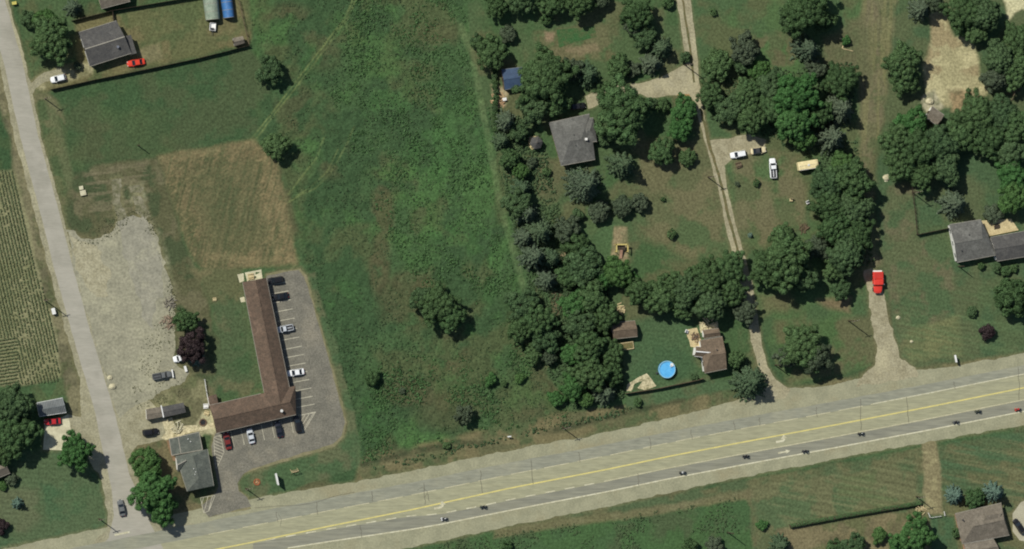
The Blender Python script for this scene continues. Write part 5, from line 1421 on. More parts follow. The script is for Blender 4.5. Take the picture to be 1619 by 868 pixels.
def table(px, py, label, mat, rot=0.0, sc=1.0):
    c = P(px, py)
    r = empty('picnic_table', (c.x, c.y, 0), rot, label, 'picnic table'); r.scale = (sc,) * 3
    MB().box(-.9, -.38, .72, .9, .38, .78).build('table_top', mat, r)
    for s in (-1, 1):
        MB().box(-.9, s * .7 - .14, .42, .9, s * .7 + .14, .47).build('bench', mat, r)
        MB().bar((s * .6, -.75, .0), (s * .6, .75, .0), .08, .08).bar((s * .6, -.3, .08), (s * .6, .3, .08), .08, .62).build('leg', mat, r)
table(339, 473, 'pale picnic table on the lawn west of the long motel wing', MT['wood_pale'], .1, .6)
table(325, 642, 'white picnic table nearest the lean-to on the motel patio', MT['white_paint'], .05, .8)
table(326, 653, 'cream picnic table by the west gable of the motel', MT['wood_pale'], -.4, .8)
table(396, 437, 'pale picnic table on the concrete pad at the motel end', MT['wood_pale'], .15)
table(1167, 261, 'low brown picnic table on the lawn below the gravel spur', MT['wood'], .3)
table(1575, 358, 'wooden table on the pale deck behind the grey house', MT['wood_dark'], .2)
def chair(px, py, label, mat, rot=0.):
    c = P(px, py); r = empty('garden_chair', (c.x, c.y, 0), rot, label, 'chair'); r.scale = (1.35,) * 3
    MB().box(-.35, -.32, .38, .35, .32, .45).build('seat', mat, r)
    MB().box(-.35, .3, .45, .35, .37, 1.05).build('backrest', mat, r)
    for x in (-.3, .3):
        for y in (-.27, .27): MB().box(x - .03, y - .03, 0, x + .03, y + .03, .38).build('leg', mat, r)
chair(1276, 320, 'white garden chair against the big dark tree mass', MT['white_paint'], .5)
chair(1250, 316, 'small pale chair alone on the right-hand lawn', MT['wood_pale'])
chair(1085, 524, 'pale garden chair on the wooden patio by the pool house', MT['white_paint'], 1.2)
def firepit():
    c = P(321, 668); r = empty('fire_pit', (c.x, c.y, 0), 0, 'round brown fire pit on the dirt west of the motel gable', 'fire pit')
    mb = MB(); n = 14
    for k in range(n):
        a = 2 * math.pi * k / n
        mb.dome((.95 * math.cos(a), .95 * math.sin(a), 0), .26, .26, .3, 6, 3)
    mb.build('stone_ring', mottled('sooty_stone', lin(120, 96, 76), lin(86, 74, 62), 2, fine=.3), r)
    MB().prism([(.75 * math.cos(2 * math.pi * k / 12), .75 * math.sin(2 * math.pi * k / 12)) for k in range(12)], .03, .08).build('ash', MT['rubber'], r)
firepit()
def rock(px, py, label, s, mat, seed):
    rr = random.Random(seed); c = P(px, py)
    mb = MB().dome((0, 0, 0), s, s * .8, s * .6, 9, 5)
    mb.v = [(x * rr.uniform(.85, 1.15), y * rr.uniform(.85, 1.15), z * rr.uniform(.8, 1.15)) for x, y, z in mb.v]
    o = mb.build('boulder', mat, None); o.location = (c.x, c.y, 0)
    tag(o, label, 'boulder')
stone = mottled('pale_stone', lin(190, 182, 150), lin(160, 152, 124), 1.2, fine=.2, coord='obj')
rock(174, 597, 'pale boulder on the gravel lot edge, upper of the pair by the street', .85, stone, 1)
rock(178, 611, 'pale boulder on the gravel lot edge, lower of the pair by the street', 1.1, stone, 2)
rock(1401, 281, 'whitish rock pile on the mown track beside the big trees', 1.1, stone, 3)
rock(1420, 502, 'pale flat stone right of the red truck drive', .7, stone, 4)
rock(1441, 540, 'small pale stone in the grass right of the drive mouth', .5, stone, 5)
rock(1470, 160, 'grey stone heap between the cabin and the bare clearing', 1.3, stone, 6)
def junk(px, py, label, n, R, mat, seed, name='brush_pile', cat='pile'):
    rr = random.Random(seed); c = P(px, py); mb = MB()
    for k in range(n):
        a, d = rr.uniform(0, 6.28), R * rr.random() ** .6
        x, y = d * math.cos(a), d * math.sin(a); b = rr.uniform(0, 3.14); l = rr.uniform(.3, 1.0)
        z = rr.uniform(.05, .7) * (1 - d / R) + .08
        mb.bar((x - l * math.cos(b), y - l * math.sin(b), z), (x + l * math.cos(b), y + l * math.sin(b), z + rr.uniform(-.05, .3)), rr.uniform(.08, .3), rr.uniform(.06, .2))
    o = mb.build(name, mat); o.location = (c.x, c.y, 0); tag(o, label, cat)
junk(265, 509, 'brown heap of scrap wood at the edge of the gravel lot', 40, 1.9, mottled('scrap', lin(150, 128, 108), lin(110, 98, 84), 1.5, lin(170, 160, 140), .7, fine=.3), 1)
junk(268, 479, 'grey heap of debris above the green tree by the lot', 34, 1.6, mottled('debris', lin(132, 126, 112), lin(98, 94, 82), 1.5, fine=.3), 2)
junk(787, 157, 'tan heap of firewood below the blue-roofed workshop', 46, 2.2, mottled('firewood', lin(188, 158, 120), lin(150, 122, 92), 1.5, fine=.3), 3)
junk(979, 489, 'tan heap of garden timber north of the hut', 26, 1.7, MT['wood_pale'], 4)
junk(1120, 514, 'cream clutter of yard furniture behind the pool house', 40, 2.4, mottled('clutter', lin(220, 208, 170), lin(168, 150, 116), 1.5, fine=.3), 5)
junk(1270, 361, 'brown brush pile at the foot of the tree mass', 22, 1.2, MT['wood'], 6)
junk(1455, 806, 'tan heap of cuttings at the east end of the long hedge', 26, 1.8, MT['wood_pale'], 7)
junk(280, 676, 'pale stacked slabs on the office patio', 30, 1.8, MT['concrete'], 8)
junk(1603, 145, 'weathered fallen timber under the right-hand trees', 16, 2.4, MT['wood'], 9)
junk(1100, 533, 'mixed pots and chairs on the wooden patio', 22, 1.4, mottled('pots', lin(140, 110, 84), lin(70, 72, 66), 2, fine=.3), 10)
def raised_bed():
    c = P(990, 547); r = empty('raised_bed', (c.x, c.y, 0), math.radians(8), 'long wooden raised planting bed below the garden hut', 'raised bed')
    m = MT['wood_pale']
    for y in (-1.0, 1.0): MB().box(-2.0, y - .1, 0, 2.0, y + .1, .45).build('side_board', m, r)
    for x in (-2.1, 2.1): MB().box(x - .08, -1.1, 0, x + .08, 1.1, .45).build('end_board', m, r)
    MB().box(-2.0, -.89, 0.02, 2.0, .89, .38).build('soil', mottled('planted_soil', lin(84, 92, 56), lin(110, 96, 64), 1.5, fine=.3), r)
raised_bed()
def edging(px, py):
    c = P(px, py); r = empty('garden_edging', (c.x, c.y, 0), math.radians(-8), 'cream L-shaped garden edging beside the brown mown track', 'edging')
    m = MT['wood_pale']
    MB().bar((-1.0, 1.6, 0), (.5, 1.5, 0), .3, .3).build('edge_board', m, r)
    MB().bar((.6, 1.6, 0), (.3, -1.2, 0), .3, .3).build('edge_board', m, r)
    MB().bar((.5, -1.3, 0), (3.6, -1.5, 0), .2, .3).build('edge_board', m, r)
edging(1331, 70)
# ================================================================== TREES AND PLANTS
def leaf_material(name, ca, cb):
    m, t, b = principled(name, ca, 0.75, 0.12)
    N, L = t.nodes, t.links
    at = N.new("ShaderNodeAttribute"); at.attribute_name = 'tint'
    oi = N.new("ShaderNodeObjectInfo")
    x = N.new("ShaderNodeMix"); x.data_type = 'RGBA'
    x.inputs[6].default_value = (*ca, 1); x.inputs[7].default_value = (*cb, 1)
    ad = N.new("ShaderNodeMath"); ad.operation = 'MULTIPLY_ADD'; ad.inputs[1].default_value = 0.7; ad.inputs[2].default_value = 0.0
    L.new(oi.outputs['Random'], ad.inputs[0])
    a2 = N.new("ShaderNodeMath"); a2.operation = 'ADD'; a2.use_clamp = True
    hf = N.new("ShaderNodeMath"); hf.operation = 'MULTIPLY'; hf.inputs[1].default_value = 0.5
    sp = N.new("ShaderNodeSeparateColor"); L.new(at.outputs['Color'], sp.inputs[0])
    L.new(sp.outputs[0], hf.inputs[0]); L.new(hf.outputs[0], a2.inputs[0]); L.new(ad.outputs[0], a2.inputs[1])
    L.new(a2.outputs[0], x.inputs[0])
    v = N.new("ShaderNodeVectorMath"); v.operation = 'SCALE'
    br = N.new("ShaderNodeMath"); br.operation = 'MULTIPLY_ADD'; br.inputs[1].default_value = 0.7; br.inputs[2].default_value = 0.68
    L.new(sp.outputs[1], br.inputs[0])
    L.new(x.outputs[2], v.inputs[0]); L.new(br.outputs[0], v.inputs['Scale'])
    L.new(v.outputs[0], b.inputs['Base Color'])
    tr = N.new("ShaderNodeBsdfTranslucent"); L.new(v.outputs[0], tr.inputs['Color'])
    ms = N.new("ShaderNodeMixShader"); ms.inputs[0].default_value = 0.12
    L.new(b.outputs[0], ms.inputs[1]); L.new(tr.outputs[0], ms.inputs[2])
    L.new(ms.outputs[0], t.nodes['Material Output'].inputs['Surface'])
    return m

def quads_np(c, n, size, rs, asp=0.75):
    """leaf-like quads at c facing n"""
    k = len(c)
    n = n / np.linalg.norm(n, axis=1, keepdims=True)
    t = rs.randn(k, 3); t -= (t * n).sum(1, keepdims=True) * n; t /= np.linalg.norm(t, axis=1, keepdims=True)
    b = np.cross(n, t)
    s = (size * rs.uniform(.7, 1.3, k))[:, None]
    v = np.stack([c - t * s, c - b * s * asp + n * s * .15, c + t * s, c + b * s * asp + n * s * .15], 1)
    return v.reshape(-1, 3), np.arange(4 * k).reshape(k, 4)

_cs = None
def cubesphere(m=4):
    v, f = [], []
    for ax in range(3):
        for sg in (-1, 1):
            b = len(v)
            for i in range(m + 1):
                for j in range(m + 1):
                    p = [0, 0, 0]; p[ax] = sg; p[(ax + 1) % 3] = -1 + 2 * i / m; p[(ax + 2) % 3] = (-1 + 2 * j / m)
                    q = np.array(p, float); v.append(q / np.linalg.norm(q))
            for i in range(m):
                for j in range(m):
                    q = (b + i * (m + 1) + j, b + (i + 1) * (m + 1) + j, b + (i + 1) * (m + 1) + j + 1, b + i * (m + 1) + j + 1)
                    f.append(q if sg > 0 else q[::-1])
    return np.array(v), np.array(f)
CSV, CSF = cubesphere(3)

def crown_mesh(name, seed, lobes, leaves, leaf, mat, H=1.35, rough=.28, lob=(.16, .26), squash=.8, zc=.62):
    """a crown of radius about 1: leafy lobes spread over an uneven dome, leaf faces all over each lobe"""
    rs = np.random.RandomState(seed)
    V, F, T = [], [], []
    base = 0
    ph = rs.uniform(0, 6.28, 4); am = rs.uniform(.4, 1, 4)
    for k in range(lobes):
        # golden-angle points over the upper part, with scatter
        u = (k + .5) / lobes
        ce = 1 - 1.35 * u                     # from the top down to below the equator
        az = k * 2.39996 + rs.normal(0, .25)
        se = math.sqrt(max(0, 1 - ce * ce))
        wobble = 1 + rough * sum(am[i] * math.sin((i + 2) * az + ph[i]) for i in range(4)) / 2.2
        rad = (.82 + rs.normal(0, .12)) * wobble
        r_ = rs.uniform(*lob)
        p = np.array([math.cos(az) * se * rad, math.sin(az) * se * rad, zc * H + ce * (H * (1 - zc) - r_ * .6) * (.92 + rs.normal(0, .08))])
        lt = rs.uniform(0, 1); lb = rs.uniform(.25, .75)
        # leafy body of the lobe
        cv = CSV * np.array([1, 1, squash]) * r_ * .76 * (1 + .14 * rs.randn(len(CSV), 1)) + p
        V.append(cv); F.append(CSF + base); base += len(cv)
        T.append(np.tile([lt, lb], (len(CSF), 1)))
        d = rs.randn(leaves, 3); d[:, 2] = np.abs(d[:, 2]) * 1.0 - .25; d /= np.linalg.norm(d, axis=1, keepdims=True)
        c = p + d * np.array([1, 1, squash]) * r_ * rs.uniform(.85, 1.12, (leaves, 1))
        v, f = quads_np(c, d + rs.normal(0, .45, d.shape), leaf, rs)
        V.append(v); F.append(f + base); base += len(v)
        T.append(np.stack([np.clip(lt + rs.normal(0, .25, leaves), 0, 1), np.clip(lb + rs.normal(0, .22, leaves), 0, 1)], 1))
    # loose sprays between the lobes break the outline
    V, F, T = np.concatenate(V), np.concatenate(F), np.concatenate(T)
    me = mesh_np(name, V, F, mat)
    col = np.concatenate([T, np.zeros((len(T), 1)), np.ones((len(T), 1))], 1)
    a = me.color_attributes.new('tint', 'FLOAT_COLOR', 'CORNER')
    a.data.foreach_set('color', np.repeat(col, 4, axis=0).astype(np.float32).ravel())
    return me

def conifer_mesh(name, seed, mat, H=2.2, whorls=13, leaf=.075, droop=.25, per=11, ragged=.25):
    """whorls of spreading boughs, long at the foot and short at the tip"""
    rs = np.random.RandomState(seed)
    C, N_, S_, T = [], [], [], []
    for w_ in range(whorls):
        u = w_ / (whorls - 1)
        z0 = H * (.10 + .88 * u); L = (1 - u) ** .85 * 1.0 + .05
        nb = max(5, int(per * (1 - .45 * u)))
        off = rs.uniform(0, 6.28)
        for b in range(nb):
            az = off + 2 * math.pi * b / nb + rs.normal(0, .12)
            Lb = L * rs.uniform(1 - ragged, 1.08)
            dr = np.array([math.cos(az), math.sin(az), 0])
            sd = np.array([-dr[1], dr[0], 0])
            lt, lb = rs.uniform(0, 1), rs.uniform(.25, .8)
            n = int(8 + 40 * Lb)
            t = rs.uniform(.08, 1, n) ** .8
            wd = .125 * np.sin(np.clip(t, 0, 1) * math.pi * .85 + .25) * (Lb * .75 + .25)
            s = rs.uniform(-1, 1, n)
            c = dr[None] * (t * Lb)[:, None] + sd[None] * (s * wd)[:, None]
            c[:, 2] = z0 + .10 * Lb * np.sin(t * 2.4) - droop * Lb * t * t - .10 * np.abs(s) * Lb + rs.normal(0, .012, n)
            C.append(c)
            nn = np.array([0, 0, .9])[None] + dr[None] * .4 + sd[None] * (s * 1.1)[:, None] + rs.normal(0, .35, (n, 3))
            N_.append(nn)
            T.append(np.stack([np.clip(lt + rs.normal(0, .2, n), 0, 1), np.clip(lb + rs.normal(0, .2, n), 0, 1)], 1))
    C, N_, T = np.concatenate(C), np.concatenate(N_), np.concatenate(T)
    v, f = quads_np(C, N_, leaf, rs, .6)
    me = mesh_np(name, v, f, mat)
    col = np.concatenate([T, np.zeros((len(T), 1)), np.ones((len(T), 1))], 1)
    a = me.color_attributes.new('tint', 'FLOAT_COLOR', 'CORNER')
    a.data.foreach_set('color', np.repeat(col, 4, axis=0).astype(np.float32).ravel())
    return me

def trunk_mesh(name, seed, H, r, limbs=6, spread=.62):
    rr = random.Random(seed); mb = MB()
    z = 0; p = Vector((0, 0, -.02))
    for k in range(4):
        q = Vector((rr.uniform(-.02, .02), rr.uniform(-.02, .02), H * .55 * (k + 1) / 4))
        mb.tube(p, q, r * (1 - .16 * k), r * (1 - .16 * (k + 1)), 8); p = q
    for k in range(limbs):
        a = 2 * math.pi * k / limbs + rr.uniform(-.3, .3); z0 = H * rr.uniform(.28, .5)
        m = Vector((math.cos(a) * spread * .45, math.sin(a) * spread * .45, z0 + H * .18)); e = Vector((math.cos(a) * spread, math.sin(a) * spread, z0 + H * .28))
        mb.tube((0, 0, z0), m, r * .5, r * .32, 6).tube(m, e, r * .32, r * .14, 6)
    return mesh_np(name, mb.v, mb.f, MT['bark'])

LM = {
 'D': leaf_material('dark_foliage', (.050, .100, .037), (.082, .134, .051)),
 'B': leaf_material('bright_foliage', (.046, .120, .034), (.066, .142, .044)),
 'O': leaf_material('olive_foliage', (.062, .088, .048), (.082, .106, .062)),
 'C': leaf_material('spruce_foliage', (.054, .084, .048), (.088, .112, .068)),
 'G': leaf_material('blue_spruce_foliage', (.075, .125, .092), (.11, .165, .125)),
 'P': leaf_material('purple_foliage', (.036, .026, .026), (.052, .034, .034)),
}
LM['Dy'] = leaf_material('mid_green_foliage', (.046, .086, .032), (.070, .118, .044))
LM['Dz'] = leaf_material('deep_foliage', (.050, .092, .038), (.076, .122, .052))
LM['Cy'] = leaf_material('pine_foliage', (.046, .080, .040), (.074, .106, .054))
LM['By'] = leaf_material('fresh_foliage', (.058, .124, .034), (.080, .146, .046))
PROTO = {}
def proto(kind, size, k):
    key = (kind, size, k)
    if key in PROTO: return PROTO[key]
    sd = abs(hash((ord(kind), ord(size), k))) % 9999 if False else ord(kind) * 97 + ord(size) * 13 + k * 7
    lm = LM[kind + 'xyz'[k]] if kind + 'xyz'[k] in LM else LM[kind]
    if kind in 'CG':
        n = {'L': dict(whorls=16, leaf=.050, per=13), 'M': dict(whorls=13, leaf=.066, per=11), 'S': dict(whorls=9, leaf=.10, per=9)}[size]
        H = {'L': 2.1, 'M': 2.1, 'S': 1.9}[size]
        c = conifer_mesh('crown', sd, lm, H=H, **n)
        t = trunk_mesh('trunk', sd, H * 1.55, .035, 0)
    else:
        if size == 'L': c = crown_mesh('crown', sd, 150, 125, .032, lm, H=1.6, lob=(.085, .20), rough=.34); t = trunk_mesh('trunk', sd, 1.6, .05, 7)
        elif size == 'M': c = crown_mesh('crown', sd, 72, 125, .046, lm, H=1.6, lob=(.13, .26), rough=.34); t = trunk_mesh('trunk', sd, 1.6, .05, 6)
        elif size == 'S': c = crown_mesh('crown', sd, 26, 130, .08, lm, H=1.4, lob=(.24, .40), zc=.55); t = trunk_mesh('trunk', sd, 1.3, .06, 4)
        elif size == 'R': c = crown_mesh('crown', sd, 60, 110, .06, lm, H=1.25, lob=(.20, .24), rough=.06, zc=.5); t = trunk_mesh('trunk', sd, 1.25, .06, 5)
    PROTO[key] = (c, t)
    return PROTO[key]

TRND = random.Random(11)
NTREE = 0
def tree(px, py, r, kind, label, name=None, cat=None, group=None, size=None, hs=1.0, sx=1.0, sy=1.0):
    """a tree whose crown the photograph shows round (px, py) with a radius of r photograph pixels"""
    global NTREE
    R = r / S
    if 815 < px < 995 and 440 < py < 645: R *= .88
    if size is None: size = 'L' if R > 5.0 else ('M' if R > 2.6 else 'S')
    if size == 'R' and kind in 'CG': size = 'M'
    cm, tm = proto(kind, size, NTREE % 3)
    NTREE += 1
    ht = R * {'C': 1.7, 'G': 1.7}.get(kind, 1.55) * .5 * hs
    c = P(px, py, ht)
    bush = R < 2.2
    conf = kind in 'CG'
    CF = 1.0 if conf else .90
    name = name or ('shrub' if bush and not conf else 'spruce_tree' if conf else 'leafy_tree')
    e = empty(name, (c.x, c.y, 0), TRND.uniform(0, 6.28), label, cat or ('shrub' if name == 'shrub' else 'tree'), group)
    cr = link('crown', cm, e); tr = link('trunk', tm, e)
    if R < 1.2: bpy.data.objects.remove(tr); tr = None
    for o in (cr, tr):
        if o: o.scale = (R * CF * sx, R * CF * sy, R * .96 * hs)
    return e

TREES = [
 # north-west yard and the fields
 (80, 62, 33, 'D', 'large dark round tree beside the farmhouse in the north-west yard'),
 (72, 32, 20, 'B', 'brighter green tree behind the big round one by the farmhouse'),
 (46, 30, 14, 'D', 'small dark tree left of the big yard tree near the street'),
 (116, 12, 15, 'C', 'grey conifer at the west end of the long dark fence'),
 (122, 104, 6, 'O', 'low shrub by the south wall of the farmhouse'),
 (427, 110, 23, 'D', 'lone dark tree in the north field near the wheel tracks'),
 (436, 231, 23, 'D', 'lone dark tree at the corner of the brown mown plot'),
 (690, 482, 30, 'D', 'larger half of the double tree alone in the big meadow'),
 (668, 474, 22, 'D', 'western half of the double tree alone in the big meadow'),
 (712, 500, 22, 'D', 'south-eastern lobe tree of the meadow clump'),
 (590, 597, 13, 'D', 'round shrub in the lower left of the meadow'),
 (776, 600, 9, 'B', 'small bright shrub in the meadow west of the hedgerow corner'),
 (733, 654, 15, 'O', 'broad low shrub in the meadow near the highway ditch'),
 (797, 606, 5, 'D', 'tiny dark shrub in the meadow right of a bright one'),
 (636, 618, 5, 'O', 'tiny olive shrub alone in the lower meadow'),
 (706, 704, 6, 'D', 'small dark shrub on the highway ditch'),
 (822, 598, 10, 'B', 'small bright bush west of the hedgerow foot'),
 # left side
 (18, 640, 34, 'D', 'dark tree at the left edge above the metal garage drive'),
 (22, 684, 36, 'D', 'large dark tree at the left edge beside the pale drive'),
 (2, 715, 22, 'D', 'dark tree at the left edge over the corner of a taupe roof'),
 (119, 713, 28, 'B', 'round full tree on the lawn between pale drive and side street'),
 (18, 757, 10, 'O', 'olive shrub at the front of the left-edge house'),
 (4, 768, 7, 'B', 'small green shrub at the left edge beside the house'),
 (29, 796, 11, 'G', 'small blue-green round conifer alone on the left lawn'),
 (0, 832, 13, 'P', 'dark purple shrub at the lower left edge'),
 (230, 732, 26, 'B', 'northern bright tree of the street-side pair by the office'),
 (240, 776, 34, 'B', 'large bright tree between the side street and the office'),
 (256, 806, 24, 'B', 'southern bright tree of the group before the highway corner'),
 (293, 507, 19, 'D', 'green tree on the right edge of the gravel lot'),
 (302, 548, 24, 'P', 'dark purple tree on the right edge of the gravel lot'),
 (312, 567, 12, 'G', 'blue-green shrub under the purple tree'),
 # tree line right of the meadow
 (772, 82, 30, 'D', 'dark tree at the top of the mown strip above the blue workshop'),
 (748, 66, 14, 'D', 'small dark tree at the meadow edge by the mown strip'),
 (803, 54, 13, 'O', 'low round shrub right of the dark tree above the workshop'),
 (785, 10, 20, 'D', 'dark tree at the top edge nearest the big meadow'),
 (822, 2, 22, 'D', 'dark tree at the top edge, second from the meadow'),
 (870, 2, 24, 'D', 'dark tree at the top edge above the garden plot'),
 (915, 2, 24, 'D', 'dark tree at the top edge right of the garden plot'),
 (950, -2, 17, 'O', 'olive tree at the top edge between two dark ones'),
 (864, 30, 9, 'D', 'small dark bush above the green garden bed'),
 (1005, 24, 26, 'D', 'tall dark tree north-east of the garden plot'),
 (1018, 58, 20, 'D', 'dark tree between the tall one and the grey conifer'),
 (1000, 38, 16, 'O', 'olive tree leaning against the tall dark tree by the garden'),
 (1046, 76, 22, 'C', 'grey spreading conifer north of the gravel fork'),
 (1032, 100, 20, 'C', 'grey conifer right at the northern edge of the gravel fork'),
 (977, 104, 19, 'D', 'round green tree at the west end of the gravel spur'),
 (1000, 112, 11, 'O', 'small olive tree tucked between round tree and grey conifer'),
 (1083, 90, 9, 'D', 'small dark shrub beside the pole on the long driveway'),
 (1056, 3, 10, 'D', 'small dark shrub at the top edge left of the driveway'),
 (860, 122, 44, 'D', 'huge dark tree east of the blue-roofed workshop'),
 (843, 172, 26, 'D', 'dark tree south of the huge one by the workshop'),
 (880, 160, 24, 'D', 'dark tree shading the north-west corner of the grey roof'),
 (930, 118, 25, 'C', 'grey conifer north of the black car'),
 (905, 110, 18, 'O', 'olive tree between the huge tree and the grey conifer'),
 (981, 178, 46, 'D', 'huge dark tree right of the grey-roofed house'),
 (962, 150, 22, 'D', 'dark tree at the south edge of the gravel spur'),
 (955, 222, 10, 'D', 'small dark shrub against the east wall of the grey-roofed house'),
 (800, 192, 24, 'C', 'grey conifer at the mown strip, south of the firewood heap'),
 (793, 222, 20, 'C', 'grey conifer at the mown strip level with the gazebo'),
 (818, 208, 19, 'D', 'dark tree just west of the gazebo'),
 (805, 250, 19, 'D', 'green tree at the mown strip south-west of the gazebo'),
 (822, 270, 16, 'B', 'bright green bush south of the gazebo in the hedgerow'),
 (841, 257, 9, 'O', 'small round shrub below the gazebo'),
 (864, 272, 7, 'D', 'tiny dark shrub below the grey-roofed house'),
 (826, 298, 24, 'C', 'grey-green conifer of the hedgerow level with the lower lawn'),
 (808, 322, 26, 'D', 'dark tree on the meadow side of the hedgerow middle'),
 (834, 336, 26, 'C', 'conifer of the hedgerow beside the olive clearing'),
 (854, 366, 28, 'C', 'big dark conifer in the middle of the hedgerow'),
 (830, 375, 22, 'C', 'conifer on the meadow side below the hedgerow middle'),
 (845, 405, 27, 'C', 'grey conifer near the lower end of the mown strip'),
 (872, 408, 20, 'C', 'dark conifer left of the round-topped bushes'),
 (866, 442, 24, 'C', 'conifer at the lower end of the mown strip'),
 (896, 362, 20, 'O', 'thin olive tree left of the small lawn with play frame'),
 (912, 388, 22, 'D', 'dome-shaped green tree north of the big smooth round one', 'R'),
 (925, 420, 31, 'D', 'large smooth round tree south-west of the play frame', 'R'),
 (903, 432, 22, 'D', 'round tree on the left flank of the large smooth one', 'R'),
 (974, 430, 25, 'B', 'bright green round tree just south of the play frame'),
 (955, 440, 18, 'B', 'bright bush between the two round trees by the pale box'),
 (926, 292, 33, 'C', 'wide dark spruce below the grey-roofed house'),
 (985, 260, 27, 'C', 'grey spreading spruce on the lawn right of the grey roof'),
 (948, 334, 19, 'O', 'grey-olive round tree on the lawn, left of three', 'R'),
 (985, 326, 17, 'O', 'grey-olive round tree on the lawn, middle of three', 'R'),
 (1012, 320, 15, 'O', 'grey-olive round tree on the lawn, right of three', 'R'),
 (912, 341, 11, 'D', 'small dark shrub left of the three olive trees'),
 (1046, 240, 21, 'D', 'green tree left of the dark round bush by the driveway'),
 (1087, 250, 14, 'D', 'dark round bush left of the long driveway', 'R'),
 (1081, 172, 21, 'B', 'bright tree at the gravel fork beside the long driveway'),
 (1075, 204, 20, 'B', 'bright tree below the fork beside the long driveway'),
 (1048, 166, 11, 'D', 'low dark hedge bush at the south edge of the gravel fork'),
 (1030, 162, 9, 'D', 'small dark bush west along the gravel fork edge'),
 (1062, 370, 8, 'D', 'small round bush alone on the long lawn'),
 (1048, 315, 4, 'D', 'tiny shrub on the long lawn right of the olive trees'),
 # dense clump above the pool lawn
 (826, 482, 30, 'D', 'dark tree at the western bulge of the lower hedgerow'),
 (850, 505, 32, 'D', 'dark tree in the western half of the lower hedgerow'),
 (820, 522, 24, 'D', 'dark tree at the meadow edge of the lower hedgerow'),
 (862, 536, 26, 'D', 'dark tree at the southern end of the western hedgerow half'),
 (842, 560, 18, 'D', 'small dark tree at the lower western hedgerow tip'),
 (868, 562, 16, 'O', 'olive tree at the gap of the lower hedgerow'),
 (905, 482, 26, 'B', 'bright tree of the lower hedgerow north of the garden hut'),
 (935, 470, 30, 'D', 'dark tree between round-topped trees and garden hut'),
 (955, 500, 26, 'D', 'dark tree against the west side of the garden hut'),
 (915, 512, 28, 'D', 'dark tree west of the garden hut in the hedgerow core'),
 (930, 548, 32, 'D', 'large dark tree in the hedgerow core below the hut'),
 (965, 560, 24, 'D', 'dark tree at the west edge of the pool lawn'),
 (902, 560, 20, 'B', 'bright tree on the inner side of the lower hedgerow'),
 (932, 590, 32, 'D', 'large dark tree at the lower hedgerow level with the pool'),
 (968, 592, 22, 'D', 'dark tree beside the tan garden patio'),
 (958, 622, 24, 'C', 'conifer at the southern tip of the hedgerow by the fence'),
 (905, 608, 24, 'B', 'bright low tree at the south-west foot of the hedgerow'),
 (925, 632, 16, 'B', 'bright bush at the southern foot of the hedgerow'),
 (880, 630, 14, 'B', 'bright bush at the meadow edge of the hedgerow foot'),
 (1008, 636, 7, 'D', 'small round shrub on the verge south of the pool fence'),
 # belt of trees north of the pool house
 (1010, 462, 24, 'D', 'dark tree at the western start of the belt above the pool lawn'),
 (1000, 448, 16, 'B', 'bright tree at the upper western start of the belt'),
 (1042, 470, 27, 'D', 'dark tree of the belt right above the pool lawn'),
 (1060, 448, 22, 'D', 'dark tree on the north side of the belt'),
 (1085, 458, 30, 'D', 'large dark tree in the middle of the belt'),
 (1080, 486, 20, 'D', 'dark tree on the lawn edge of the belt middle'),
 (1115, 440, 30, 'D', 'large dark tree of the belt towards the driveway'),
 (1120, 478, 30, 'D', 'dark tree of the belt shading the pool house yard'),
 (1150, 425, 28, 'D', 'dark tree of the belt at the driveway side'),
 (1153, 462, 24, 'D', 'dark tree at the eastern end of the belt'),
 (1176, 494, 19, 'O', 'grey-olive tree on the driveway below the belt'),
 (1163, 568, 15, 'D', 'dark shrub tree at the east wall of the pool house'),
 (1188, 604, 34, 'C', 'wide grey starry conifer where the long driveway meets the highway'),
 (1098, 596, 6, 'D', 'small dark shrub at the fence end by the pool house'),
 # right of the driveway
 (1240, 410, 42, 'D', 'huge dark tree just right of the long driveway'),
 (1215, 425, 30, 'D', 'dark tree overhanging the long driveway'),
 (1265, 440, 26, 'D', 'dark tree at the south-eastern flank of the huge driveway tree'),
 (1235, 375, 22, 'D', 'dark tree at the northern tip of the huge driveway tree'),
 (1290, 392, 22, 'O', 'olive tree linking the driveway tree with the big tree mass'),
 (1306, 290, 30, 'D', 'dark tree at the top left of the big tree mass'),
 (1345, 285, 32, 'D', 'dark tree at the top right of the big tree mass'),
 (1310, 325, 30, 'D', 'dark tree on the left side of the big tree mass'),
 (1346, 330, 34, 'D', 'large dark tree at the heart of the big tree mass'),
 (1320, 358, 30, 'D', 'dark tree at the lower left of the big tree mass'),
 (1352, 370, 30, 'D', 'dark tree on the track side of the big tree mass'),
 (1336, 402, 34, 'D', 'large dark tree at the lower end of the big tree mass'),
 (1318, 424, 20, 'D', 'dark tree at the southern tip of the big tree mass'),
 (1330, 258, 20, 'B', 'bright tree above the big tree mass'),
 (1330, 458, 17, 'D', 'small dark tree alone left of the red truck'),
 (1268, 548, 36, 'D', 'shaggy dark tree on the lawn between the two drives'),
 (1288, 566, 26, 'O', 'olive tree leaning out of the shaggy lawn tree'),
 (1245, 562, 20, 'O', 'thin olive tree at the west side of the shaggy lawn tree'),
 (1196, 289, 6, 'D', 'small dark shrub on the lawn below the white sport utility'),
 (1166, 291, 4, 'O', 'tiny olive shrub on the lawn near the driveway'),
 (1187, 372, 5, 'G', 'tiny blue-green shrub on the lawn above the huge driveway tree'),
 # cluster at the top right of the driveway
 (1135, 102, 25, 'D', 'dark round tree right of the long driveway near the top', 'R'),
 (1176, 78, 23, 'O', 'brownish olive tree beside the dark round one'),
 (1172, 100, 16, 'D', 'dark tree below the brownish olive one'),
 (1128, 19, 6, 'D', 'small dark shrub on the lawn at the top'),
 (1122, 150, 21, 'D', 'green tree overhanging the driveway at the fork'),
